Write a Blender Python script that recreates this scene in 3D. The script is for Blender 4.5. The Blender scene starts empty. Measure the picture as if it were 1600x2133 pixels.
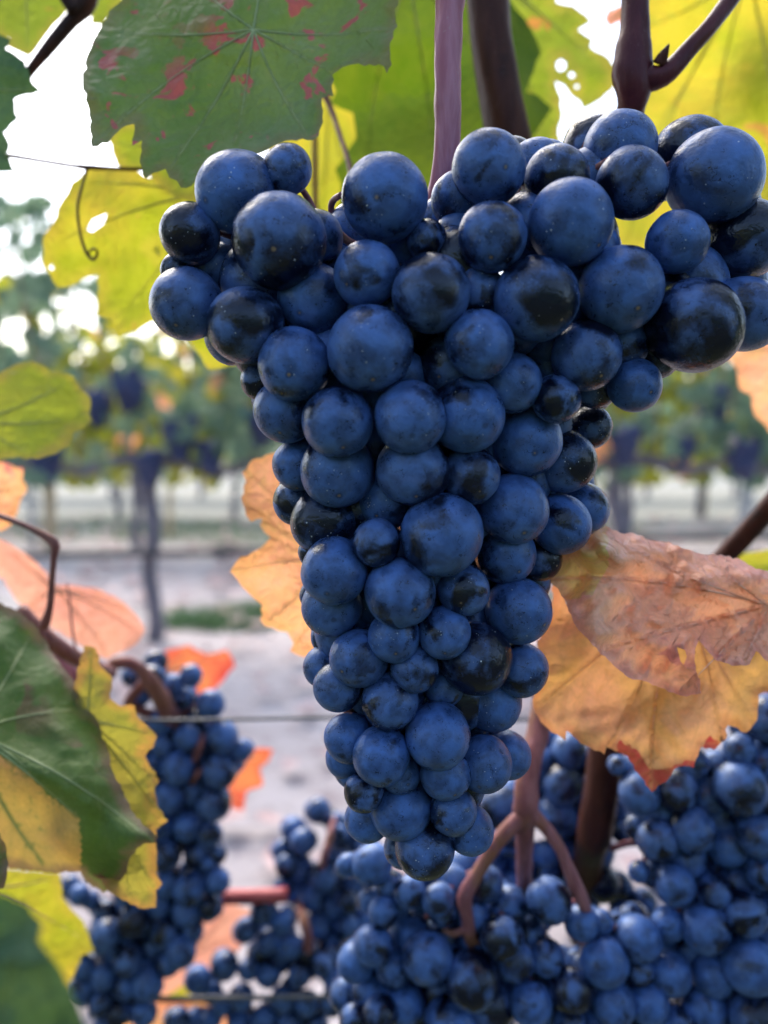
import bpy, bmesh, math, random
import numpy as np
from mathutils import Vector, Matrix, noise
from mathutils.geometry import delaunay_2d_cdt

random.seed(7)
rng = random.Random(11)
R = math.radians
S = bpy.context.scene
COL = S.collection

# ------------------------------------------------------------------ camera
F = 1716.0                       # focal length in photo pixels (photo 1600 x 2133)
CX, CY = 800.0, 1066.5
PITCH = math.atan((CY - 900.0) / F)
CAM = Vector((0, 0, 0.95))
cam_d = bpy.data.cameras.new('camera')
cam = bpy.data.objects.new('camera', cam_d)
COL.objects.link(cam)
S.camera = cam
cam.location = CAM
cam.rotation_euler = (R(90) - PITCH, 0, 0)
cam_d.sensor_fit = 'AUTO'
cam_d.sensor_width = 36
cam_d.lens = F / 2133.0 * 36.0
cam_d.clip_start = 0.01
cam_d.clip_end = 400
cam_d.dof.use_dof = True
cam_d.dof.focus_distance = 0.168
cam_d.dof.aperture_fstop = cam_d.lens / 3.1
cam_d.dof.aperture_blades = 0

# ------------------------------------------------------------------ world, sun, exposure
SUN_EL, SUN_AZ = R(48), R(-25)           # sun stands behind the vine row, to the left
w = bpy.data.worlds.new('World')
S.world = w
w.use_nodes = True
nt = w.node_tree
bg = nt.nodes['Background']
sky = nt.nodes.new('ShaderNodeTexSky')
sky.sky_type = 'NISHITA'
sky.sun_disc = False
sky.sun_elevation = SUN_EL
sky.sun_rotation = SUN_AZ
sky.air_density = 1.0
sky.dust_density = 3.0
sky.ozone_density = 1.2
nt.links.new(sky.outputs['Color'], bg.inputs['Color'])
bg.inputs['Strength'].default_value = 0.15
sun_d = bpy.data.lights.new('sun', 'SUN')
sun_d.energy = 0.9
sun_d.angle = R(45)
sun_d.color = (1, .95, .87)
sun = bpy.data.objects.new('sun', sun_d)
COL.objects.link(sun)
sdir = Vector((math.sin(SUN_AZ) * math.cos(SUN_EL), math.cos(SUN_AZ) * math.cos(SUN_EL), math.sin(SUN_EL)))
sun.rotation_euler = sdir.to_track_quat('Z', 'Y').to_euler()
sun.location = (0, 0, 6)
S.view_settings.view_transform = 'Standard'
S.view_settings.look = 'None'
S.view_settings.gamma = 1
S.view_settings.use_curve_mapping = False
S.view_settings.exposure = 1.7
S.cycles.max_bounces = 8
S.cycles.transparent_max_bounces = 8
S.cycles.use_denoising = True

FWD = Vector((0, math.cos(PITCH), -math.sin(PITCH)))
UP = Vector((0, math.sin(PITCH), math.cos(PITCH)))
RT = Vector((1, 0, 0))


def P(x, y, d):
    """place in the vineyard seen at photo position x, y from d metres"""
    d = float(d)
    return CAM + d * (FWD + RT * ((x - CX) / F) + UP * ((CY - y) / F))


# ------------------------------------------------------------------ objects
def thing(name, label, cat, loc=(0, 0, 0), group=None):
    o = bpy.data.objects.new(name, None)
    o.empty_display_size = .01
    COL.objects.link(o)
    o.location = loc
    o['label'] = label
    o['category'] = cat
    if group:
        o['group'] = group
    return o


def tag(o, label=None, cat=None, group=None, kind=None):
    if label: o['label'] = label
    if cat: o['category'] = cat
    if group: o['group'] = group
    if kind: o['kind'] = kind
    return o


def link(name, me, mat=None, parent=None, loc=None, smooth=True):
    if mat is not None and not me.materials:
        me.materials.append(mat)
    if smooth and len(me.polygons):
        me.polygons.foreach_set('use_smooth', [True] * len(me.polygons))
    o = bpy.data.objects.new(name, me)
    COL.objects.link(o)
    if parent is not None:
        o.parent = parent
    if loc is not None:
        o.location = loc
    return o


def mesh(name, vs, fs):
    me = bpy.data.meshes.new(name)
    me.from_pydata([tuple(v) for v in vs], [], fs)
    me.update()
    return me


def catmull(pts, rad, step):
    out, ro = [], []
    n = len(pts)
    for i in range(n - 1):
        p0 = pts[max(i - 1, 0)]; p1 = pts[i]; p2 = pts[i + 1]; p3 = pts[min(i + 2, n - 1)]
        k = max(2, int((p2 - p1).length / step))
        for j in range(k):
            t = j / k
            q = .5 * ((2 * p1) + (p2 - p0) * t + (2 * p0 - 5 * p1 + 4 * p2 - p3) * t * t + (3 * p1 - p0 - 3 * p2 + p3) * t ** 3)
            out.append(q)
            s = t * t * (3 - 2 * t)
            ro.append(rad[i] * (1 - s) + rad[i + 1] * s)
    out.append(pts[-1]); ro.append(rad[-1])
    return out, ro


def tube_data(pts, rad, sides=10, step=None, rough=0.0, vs=None, fs=None):
    if step is None:
        step = max(sum(rad) / len(rad) * 1.2, 1e-4)
    if len(pts) > 2 or rough:
        pts, rad = catmull(pts, rad, step)
    if vs is None: vs, fs = [], []
    base0 = len(vs)
    up = Vector((0.3, 0.5, 0.81)).normalized()
    prev = None
    n = len(pts)
    for i, p in enumerate(pts):
        t = (pts[min(i + 1, n - 1)] - pts[max(i - 1, 0)])
        t = t.normalized() if t.length > 1e-9 else Vector((0, 0, 1))
        if prev is None:
            a = t.cross(up)
            if a.length < .05: a = t.cross(Vector((1, 0, 0)))
            a.normalize()
        else:
            a = (prev - t * prev.dot(t)).normalized()
        prev = a
        b = t.cross(a)
        for k in range(sides):
            ang = 2 * math.pi * k / sides
            rr = rad[i]
            if rough:
                rr *= 1 + rough * noise.noise(Vector((math.cos(ang) * 1.3, math.sin(ang) * 1.3, i * .25 + p.x * 50)))
            vs.append(p + a * (math.cos(ang) * rr) + b * (math.sin(ang) * rr))
    for i in range(n - 1):
        for k in range(sides):
            a0 = base0 + i * sides + k; a1 = base0 + i * sides + (k + 1) % sides
            fs.append((a0, a1, a1 + sides, a0 + sides))
    fs.append(tuple(base0 + k for k in range(sides))[::-1])
    fs.append(tuple(base0 + (n - 1) * sides + k for k in range(sides)))
    return vs, fs


def tube(name, pts, rad, mat, parent=None, sides=10, step=None, rough=0.0, origin=None):
    o0 = Vector(origin) if origin is not None else Vector((0, 0, 0))
    pts = [p - o0 for p in pts]
    vs, fs = tube_data(pts, rad, sides, step, rough)
    o = link(name, mesh(name, vs, fs), mat, parent)
    if parent is None:
        o.location = o0
    return o


def pxtube(name, spec, mat, parent=None, sides=12, rough=0.0, origin=None, step=None):
    """spec: (x, y, width in px, depth)"""
    pts = [P(x, y, d) for x, y, wd, d in spec]
    rad = [wd / 2 * d / F for x, y, wd, d in spec]
    return tube(name, pts, rad, mat, parent, sides, step, rough, origin)


# ------------------------------------------------------------------ materials
class NT:
    def __init__(s, name):
        s.m = bpy.data.materials.new(name)
        s.m.use_nodes = True
        s.t = s.m.node_tree
        s.b = s.t.nodes['Principled BSDF']
        s.out = s.t.nodes['Material Output']

    def n(s, typ, **kw):
        nd = s.t.nodes.new('ShaderNode' + typ)
        for k, v in kw.items():
            if k in nd.inputs:
                s.set(nd.inputs[k], v)
            else:
                setattr(nd, k, v)
        return nd

    def set(s, inp, v):
        if isinstance(v, bpy.types.NodeSocket):
            s.t.links.new(v, inp)
        else:
            inp.default_value = v

    def noise(s, vec, scale, detail=3, rough=.55, dist=0):
        nd = s.n('TexNoise')
        s.set(nd.inputs['Vector'], vec)
        nd.inputs['Scale'].default_value = scale
        nd.inputs['Detail'].default_value = detail
        nd.inputs['Roughness'].default_value = rough
        nd.inputs['Distortion'].default_value = dist
        return nd.outputs['Fac']

    def ramp(s, f, a, b, va=0.0, vb=1.0, smooth=True):
        nd = s.n('MapRange')
        nd.interpolation_type = 'SMOOTHSTEP' if smooth else 'LINEAR'
        s.set(nd.inputs['Value'], f)
        s.set(nd.inputs['From Min'], a); s.set(nd.inputs['From Max'], b)
        s.set(nd.inputs['To Min'], va); s.set(nd.inputs['To Max'], vb)
        return nd.outputs['Result']

    def math(s, op, a, b=None, clamp=False):
        nd = s.n('Math'); nd.operation = op; nd.use_clamp = clamp
        s.set(nd.inputs[0], a)
        if b is not None: s.set(nd.inputs[1], b)
        return nd.outputs[0]

    def mix(s, f, a, b, blend='MIX'):
        nd = s.n('Mix'); nd.data_type = 'RGBA'; nd.blend_type = blend
        s.set(nd.inputs[0], f)
        s.set(nd.inputs[6], a if isinstance(a, bpy.types.NodeSocket) else (*a, 1))
        s.set(nd.inputs[7], b if isinstance(b, bpy.types.NodeSocket) else (*b, 1))
        return nd.outputs[2]

    def obj(s):
        return s.n('TexCoord').outputs['Object']

    def vmath(s, op, a, b=None):
        nd = s.n('VectorMath'); nd.operation = op
        s.set(nd.inputs[0], a)
        if b is not None: s.set(nd.inputs[1], b)
        return nd.outputs[0]

    def bump(s, h, strength, dist):
        nd = s.n('Bump')
        s.set(nd.inputs['Height'], h)
        nd.inputs['Strength'].default_value = strength
        nd.inputs['Distance'].default_value = dist
        s.t.links.new(nd.outputs['Normal'], s.b.inputs['Normal'])
        return nd.outputs['Normal']


def berry_material():
    s = NT('grape_skin')
    co = s.obj()
    info = s.n('ObjectInfo')
    rnd = info.outputs['Random']
    comb = s.n('CombineXYZ')
    s.set(comb.inputs[0], s.math('MULTIPLY', rnd, 91.7))
    s.set(comb.inputs[1], s.math('MULTIPLY', rnd, 47.3))
    s.set(comb.inputs[2], s.math('MULTIPLY', rnd, 23.1))
    vec = s.vmath('ADD', co, comb.outputs[0])
    # waxy bloom, rubbed off in patches
    big = s.noise(vec, .75, 2, .5, .5)
    rnd2 = s.math('FRACT', s.math('MULTIPLY', rnd, 17.31))
    lo = s.math('ADD', s.math('MULTIPLY', rnd2, .20), .235)
    hi = s.math('ADD', lo, .19)
    bloom = s.ramp(s.math('ADD', big, s.math('MULTIPLY', s.math('SUBTRACT', s.noise(vec, 4.5, 4, .6, .6), .5), .16)), lo, hi)
    fr = s.noise(vec, 7, 5, .65, .8)
    half = s.math('SUBTRACT', 1.0, s.math('MULTIPLY', s.math('ABSOLUTE', s.math('SUBTRACT', bloom, .5)), 2))
    bloom = s.math('SUBTRACT', bloom, s.math('MULTIPLY', s.ramp(fr, .48, .34), s.math('ADD', s.math('MULTIPLY', half, .3), .06)), True)
    st = s.n('Mapping'); s.set(st.inputs['Vector'], vec); st.inputs['Scale'].default_value = (9, 9, 2.4); st.inputs['Rotation'].default_value = (.5, .3, 0)
    scr = s.ramp(s.noise(st.outputs[0], 1.6, 4, .7, 1.5), .63, .66)
    scr2 = s.ramp(s.noise(vec, 1.7, 2), .5, .62)
    bloom = s.math('SUBTRACT', bloom, s.math('MULTIPLY', s.math('MULTIPLY', scr, scr2), .75), True)
    soft = s.ramp(s.noise(vec, 1.8, 3, .55, .3), .3, .7, .42, 1.0)
    bl = s.math('MULTIPLY', bloom, soft)
    fleck = s.ramp(s.noise(vec, 13, 3, .6, 1.0), .63, .68)
    fleck = s.math('MULTIPLY', fleck, s.ramp(s.noise(vec, 2.6, 2), .42, .6))
    bl = s.math('SUBTRACT', bl, s.math('MULTIPLY', fleck, .45), True)
    crk = s.n('TexVoronoi'); crk.feature = 'DISTANCE_TO_EDGE'
    wv = s.n('TexNoise'); s.set(wv.inputs['Vector'], vec); wv.inputs['Scale'].default_value = 4
    s.set(crk.inputs['Vector'], s.vmath('ADD', vec, wv.outputs['Color'])); crk.inputs['Scale'].default_value = 1.6
    line = s.math('MULTIPLY', s.ramp(crk.outputs['Distance'], .022, .006), s.ramp(s.noise(vec, 3, 2), .52, .62))
    bl = s.math('SUBTRACT', bl, s.math('MULTIPLY', line, .6), True)
    tint = s.mix(rnd2, (.070, .160, .44), (.084, .158, .38))
    tint = s.mix(s.ramp(s.noise(vec, 1.4, 2), .5, .75, 0, .3), tint, (.13, .17, .36))
    dark = s.mix(rnd, (.003, .006, .019), (.005, .006, .019))
    col = s.mix(bl, dark, tint)
    # pale dust specks, mostly on the lower flank
    sep = s.n('SeparateXYZ'); s.set(sep.inputs[0], co)
    vor = s.n('TexVoronoi'); s.set(vor.inputs['Vector'], vec); vor.inputs['Scale'].default_value = 11
    csel = s.n('SeparateColor'); s.set(csel.inputs[0], vor.outputs['Color'])
    spk = s.math('LESS_THAN', vor.outputs['Distance'], s.math('MULTIPLY', csel.outputs[1], .24))
    spk = s.math('MULTIPLY', spk, s.math('GREATER_THAN', csel.outputs[0], .62))
    zone = s.ramp(sep.outputs[2], .5, -.3)
    zone = s.math('MULTIPLY', zone, s.math('GREATER_THAN', s.math('FRACT', s.math('MULTIPLY', rnd, 5.77)), .35))
    zone = s.math('MULTIPLY', zone, s.ramp(s.noise(vec, 2.2, 2), .45, .6))
    spk = s.math('MULTIPLY', spk, zone)
    col = s.mix(s.math('MULTIPLY', spk, .9), col, (.62, .66, .70))
    # scar of the flower at the tip
    d = s.n('VectorMath'); d.operation = 'DISTANCE'
    s.set(d.inputs[0], co); d.inputs[1].default_value = (0, 0, -1)
    dd = s.math('ADD', d.outputs['Value'], s.math('MULTIPLY', s.math('SUBTRACT', fr, .5), .05))
    ring = s.ramp(dd, .13, .07)
    scar = s.ramp(dd, .055, .035)
    col = s.mix(s.math('MULTIPLY', ring, .5), col, (.015, .015, .03))
    col = s.mix(s.math('MULTIPLY', scar, .8), col, (.28, .19, .11))
    s.set(s.b.inputs['Base Color'], col)
    ro = s.ramp(bl, 0, .9, .15, .42, False)
    s.set(s.b.inputs['Roughness'], ro)
    s.set(s.b.inputs['Specular IOR Level'], s.ramp(bl, 0, 1, .5, .7, False))
    s.set(s.b.inputs['Specular Tint'], s.mix(bl, (.9, .95, 1), (.5, .72, 1)))
    s.b.inputs['Sheen Weight'].default_value = 0
    s.b.inputs['Sheen Roughness'].default_value = .5
    s.b.inputs['Sheen Tint'].default_value = (.45, .6, 1, 1)
    h = s.math('ADD', s.math('MULTIPLY', bl, .35), s.math('MULTIPLY', s.noise(vec, 9, 3), .25))
    h = s.math('ADD', h, s.math('MULTIPLY', s.math('ADD', spk, scar), .8))
    s.bump(h, .10, .02)
    return s.m


def leaf_material(name, a, b, spot=None, spot_amt=0.0, vein=(.4, .42, .12), edge=None, edge_amt=.7, trans=.45,
                  rough=.5, net=220, veinmix=.5, film=0.0, bumpd=.0006, zone=None, dark_blot=0.0, tmul=1.25, tb=.6, spotscale=42, netamt=.22):
    s = NT(name)
    co = s.obj()
    info = s.n('ObjectInfo')
    vec = s.vmath('ADD', co, info.outputs['Location'])
    n1 = s.ramp(s.noise(vec, 22, 4, .6, .4), .35, .65)
    col = s.mix(n1, a, b)
    if zone is not None:
        za = s.n('Attribute'); za.attribute_name = 'zone'
        zf = s.ramp(s.math('ADD', za.outputs['Fac'], s.math('MULTIPLY', s.math('SUBTRACT', s.noise(vec, 90, 4), .5), .5)), .4, .6)
        col = s.mix(zf, col, s.mix(n1, zone[0], zone[1]))
    ed = s.n('Attribute'); ed.attribute_name = 'ed'
    vd = s.n('Attribute'); vd.attribute_name = 'vd'
    nz = s.noise(vec, 70, 4, .65, .3)
    if edge is not None:
        ef = s.ramp(s.math('ADD', ed.outputs['Fac'], s.math('MULTIPLY', s.math('SUBTRACT', nz, .5), .9)), .34, .0)
        col = s.mix(s.math('MULTIPLY', ef, edge_amt), col, edge)
    # fine vein net
    vor = s.n('TexVoronoi'); vor.feature = 'DISTANCE_TO_EDGE'
    wob = s.n('TexNoise'); s.set(wob.inputs['Vector'], vec); wob.inputs['Scale'].default_value = 160
    wv = s.vmath('ADD', vec, s.vmath('MULTIPLY', wob.outputs['Color'], (.003, .003, .003)))
    s.set(vor.inputs['Vector'], wv); vor.inputs['Scale'].default_value = net
    netf = s.ramp(vor.outputs['Distance'], .09, .0)
    vf = s.ramp(vd.outputs['Fac'], .16, .03)
    vsoft = s.ramp(vd.outputs['Fac'], .8, .0)
    col = s.mix(s.math('MULTIPLY', vsoft, .22), col, vein)
    col = s.mix(s.math('MULTIPLY', vf, veinmix), col, vein)
    col = s.mix(s.math('MULTIPLY', netf, netamt), col, vein)
    if spot is not None:
        sf = s.ramp(s.noise(vec, spotscale, 3, .6, .6), .66 - spot_amt * .2, .70 - spot_amt * .2)
        s2 = s.ramp(s.noise(vec, 14, 2), .36, .48)
        col = s.mix(s.math('MULTIPLY', s.math('MULTIPLY', sf, s2), .85), col, spot)
        sf3 = s.ramp(s.noise(vec, 190, 3, .6, .9), .70, .74)
        col = s.mix(s.math('MULTIPLY', sf3, .4), col, spot)
    if dark_blot:
        bf = s.ramp(s.noise(vec, 120, 3, .6, .6), .63, .69)
        b2 = s.ramp(s.noise(vec, 25, 2), .5, .6)
        col = s.mix(s.math('MULTIPLY', s.math('MULTIPLY', bf, b2), dark_blot), col, (.06, .02, .015))
    dif = col
    if film:
        ff = s.ramp(s.noise(vec, 30, 5, .7, .5), .42, .68)
        dif = s.mix(s.math('MULTIPLY', ff, film), col, (.30, .34, .30))
    grain = s.ramp(s.noise(vec, 900, 2), .3, .7, .88, 1.08)
    dif = s.mix(1.0, dif, s.n('CombineColor', Red=grain, Green=grain, Blue=grain).outputs[0], 'MULTIPLY')
    s.set(s.b.inputs['Base Color'], dif)
    s.b.inputs['Roughness'].default_value = rough
    s.b.inputs['Specular IOR Level'].default_value = .4
    h = s.math('ADD', s.math('MULTIPLY', vf, -.7), s.math('MULTIPLY', s.ramp(vor.outputs['Distance'], 0, .35), .55))
    h = s.math('ADD', h, s.math('MULTIPLY', s.noise(vec, 330, 3), .35))
    nb = s.bump(h, .7, bumpd)
    tr = s.n('BsdfTranslucent')
    tc = s.mix(1.0, col, (min(tmul * 1.05, 2), tmul, tmul * tb), 'MULTIPLY')
    s.set(tr.inputs['Color'], tc)
    s.set(tr.inputs['Normal'], nb)
    mx = s.n('MixShader')
    s.set(mx.inputs[0], trans)
    s.t.links.new(s.b.outputs[0], mx.inputs[1])
    s.t.links.new(tr.outputs[0], mx.inputs[2])
    s.t.links.new(mx.outputs[0], s.out.inputs['Surface'])
    return s.m


def stem_material(name, a, b, c=None, rough=.45, stretch=(260, 260, 40), fleck=.0):
    s = NT(name)
    co = s.obj()
    mp = s.n('Mapping'); s.set(mp.inputs['Vector'], co); mp.inputs['Scale'].default_value = stretch
    f = s.ramp(s.noise(mp.outputs[0], 1, 4, .6, .3), .3, .7)
    col = s.mix(f, a, b)
    if c is not None:
        f2 = s.ramp(s.noise(co, 45, 3, .6), .5, .62)
        col = s.mix(s.math('MULTIPLY', f2, .7), col, c)
    if fleck:
        f3 = s.ramp(s.noise(co, 700, 2), .66, .72)
        col = s.mix(s.math('MULTIPLY', f3, fleck), col, (.5, .4, .38))
    s.set(s.b.inputs['Base Color'], col)
    s.b.inputs['Roughness'].default_value = rough
    s.b.inputs['Specular IOR Level'].default_value = .2
    s.bump(s.math('ADD', f, s.math('MULTIPLY', s.noise(co, 900, 2), .4)), .5, .0003)
    return s.m


def plain(name, a, b, scale, rough=.7, metal=0, bumpd=0.0):
    s = NT(name)
    co = s.obj()
    f = s.ramp(s.noise(co, scale, 5, .6), .3, .7)
    s.set(s.b.inputs['Base Color'], s.mix(f, a, b))
    s.b.inputs['Roughness'].default_value = rough
    s.b.inputs['Metallic'].default_value = metal
    if bumpd: s.bump(f, .6, bumpd)
    return s.m


M = {}
M['berry'] = berry_material()
M['green_spot'] = leaf_material('green_leaf_red_spots', (.075, .165, .03), (.13, .22, .05), spot=(.36, .06, .10), spot_amt=.36, spotscale=105, netamt=.08,
                                vein=(.16, .22, .08), edge=(.20, .12, .06), edge_amt=.45, trans=.3, rough=.55, film=.3, veinmix=.55)
M['green_dark'] = leaf_material('green_leaf_dark', (.05, .125, .022), (.10, .18, .04), spot=(.16, .05, .06), spot_amt=.35,
                                vein=(.14, .20, .07), netamt=.06, edge=(.24, .14, .11), edge_amt=.8, trans=.3, rough=.62, veinmix=.8,
                                zone=((.70, .30, .17), (.62, .40, .13)), bumpd=.0004)
M['green_back'] = leaf_material('green_leaf_backlit', (.10, .19, .012), (.17, .25, .015), vein=(.2, .26, .03), trans=.5, tmul=1.0)
M['green_row_skylit'] = leaf_material('green_leaf_far_row_skylit', (.09, .19, .11), (.24, .33, .25), vein=(.15, .24, .14), trans=.4, rough=.35, tmul=1.1, tb=.9)  # paler, bluer green: sky reflected off the leaves is put into the colour
M['green_far'] = leaf_material('green_leaf_cool', (.045, .11, .05), (.08, .15, .08), vein=(.12, .2, .08), trans=.35)
M['yellow'] = leaf_material('yellow_leaf', (.26, .30, .02), (.50, .39, .05), spot=(.45, .22, .08), spot_amt=.1, vein=(.38, .40, .05), trans=.55, tmul=1.35,
                            edge=(.48, .33, .08), edge_amt=.35)
M['yellow_green'] = leaf_material('yellow_green_leaf', (.20, .27, .02), (.33, .34, .035), vein=(.26, .33, .05), trans=.5, tmul=1.35,
                                  spot=(.5, .2, .07), spot_amt=.05, edge=(.5, .30, .10), edge_amt=.4)
M['olive'] = leaf_material('olive_yellow_leaf', (.24, .25, .05), (.38, .30, .07), vein=(.3, .28, .06), trans=.5, tmul=1.4,
                           edge=(.55, .2, .1), edge_amt=.6)
M['orange'] = leaf_material('orange_leaf', (.80, .37, .19), (.82, .36, .27), spot=(.60, .12, .18), spot_amt=.12, tb=.85, vein=(.6, .38, .14), trans=.55, tmul=1.35,
                            edge=(.62, .30, .06), edge_amt=.4, dark_blot=.3, bumpd=.0012)
M['pink_orange'] = leaf_material('pink_orange_leaf', (.76, .38, .25), (.76, .32, .24), tb=1.0, vein=(.55, .24, .13), trans=.5, tmul=1.3)
M['autumn_upper'] = leaf_material('pink_autumn_leaf', (.90, .46, .29), (.88, .54, .36), spot=(.62, .24, .26), spot_amt=.02, tb=.85, vein=(.72, .34, .24),
                                  trans=.3, rough=.36, edge=(.70, .30, .30), edge_amt=.5, zone=((.66, .60, .14), (.78, .58, .22)),
                                  dark_blot=.6, veinmix=.4, bumpd=.0013, net=150)
M['autumn_under'] = leaf_material('gold_autumn_leaf', (.82, .48, .13), (.86, .42, .24), spot=(.6, .2, .1), spot_amt=.0, tb=.85, vein=(.60, .30, .10),
                                  trans=.35, rough=.5, edge=(.62, .16, .07), edge_amt=.45, zone=((.50, .0, .035), (.60, .03, .06)), dark_blot=.8, net=150)
M['red_leaf'] = leaf_material('red_orange_leaf', (.80, .25, .09), (.72, .10, .07), tb=.85, vein=(.7, .3, .1), trans=.5, edge=(.55, .03, .05), edge_amt=.7, tmul=1.3)
M['peduncle'] = stem_material('mauve_stalk', (.40, .13, .17), (.56, .25, .31), (.27, .08, .09), fleck=.2, rough=.4)
M['rachis'] = stem_material('fruit_stalk', (.20, .07, .08), (.34, .13, .13), (.25, .12, .06), fleck=.2)
M['fork'] = stem_material('forked_stalk', (.20, .07, .08), (.33, .14, .15), (.24, .11, .05), fleck=.3)
M['cane'] = stem_material('brown_cane', (.05, .014, .009), (.09, .028, .016), (.018, .010, .009), rough=.5, fleck=.1)
M['shoot'] = stem_material('purple_shoot', (.07, .014, .02), (.12, .03, .035), (.09, .03, .02), rough=.38, fleck=.1)
M['shoot_red'] = stem_material('reddish_shoot', (.20, .07, .07), (.32, .14, .12), (.24, .10, .06), rough=.45)
M['wire'] = plain('galvanised_wire', (.06, .065, .075), (.13, .135, .15), 300, .45, .6)
M['hose'] = plain('drip_hose', (.03, .03, .035), (.05, .05, .06), 40, .6)
M['bark'] = plain('vine_bark', (.12, .11, .13), (.24, .22, .26), 40, .9, 0, .004)
M['postwood'] = plain('weathered_post', (.42, .34, .22), (.55, .48, .34), 20, .8, 0, .002)
M['postmetal'] = plain('galvanised_post', (.36, .40, .44), (.5, .54, .58), 20, .5, .3)

# ------------------------------------------------------------------ leaf geometry
def inside(poly, x, y):
    c = False
    n = len(poly)
    j = n - 1
    for i in range(n):
        xi, yi = poly[i]; xj, yj = poly[j]
        if (yi > y) != (yj > y) and x < (xj - xi) * (y - yi) / (yj - yi) + xi:
            c = not c
        j = i
    return c


def seg_dist(pts, segs):
    """distance of every point to the nearest segment (numpy)"""
    p = np.array(pts, float)
    best = np.full(len(p), 1e9)
    for (ax, ay, bx, by) in segs:
        a = np.array((ax, ay)); ab = np.array((bx - ax, by - ay))
        L = max((ab ** 2).sum(), 1e-9)
        t = np.clip(((p - a) @ ab) / L, 0, 1)
        dd = np.hypot(*(p - a - t[:, None] * ab).T)
        best = np.minimum(best, dd)
    return best


def refine(poly, mx, jit, rg, teeth=0.0):
    """more outline points, with an uneven, faintly toothed edge"""
    out = []
    n = len(poly)
    for i in range(n):
        a = Vector((*poly[i],)); b = Vector((*poly[(i + 1) % n],))
        L = (b - a).length
        k = max(1, int(L / mx))
        nr = Vector((b.y - a.y, a.x - b.x)) / max(L, 1e-6)
        for j in range(k):
            t = j / k
            p = a.lerp(b, t)
            if j > 0:
                off = rg.uniform(-jit, jit)
                if teeth and k >= 3:
                    ph = (j % 3) / 3.0
                    off += teeth * (ph - .35)
                p = p + nr * off
            out.append((p.x, p.y))
    return out


def vein_segments(org, tips, rg, sec=True):
    mains, segs = [], []
    o = Vector(org)
    for t in tips:
        t = Vector(t)
        L = (t - o).length
        perp = Vector((-(t - o).y, (t - o).x)).normalized()
        bend = rg.uniform(-.05, .05) * L
        pl = [o.lerp(t, k / 6) + perp * bend * math.sin(math.pi * k / 6) for k in range(7)]
        mains.append(pl)
        for a, b in zip(pl[:-1], pl[1:]): segs.append((a.x, a.y, b.x, b.y))
        if sec:
            for q in (.2, .35, .5, .65, .8):
                base = o.lerp(t, q) + perp * bend * math.sin(math.pi * q)
                dr = (t - o).normalized()
                for sg in (-1, 1):
                    ang = sg * R(42 + rg.uniform(-6, 6))
                    dv = Vector((dr.x * math.cos(ang) - dr.y * math.sin(ang), dr.x * math.sin(ang) + dr.y * math.cos(ang)))
                    e = base + dv * L * .42 * (1.1 - q * .8)
                    m = (base + e) / 2 + dr * L * .015
                    segs.append((base.x, base.y, m.x, m.y)); segs.append((m.x, m.y, e.x, e.y))
    return mains, segs


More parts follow.
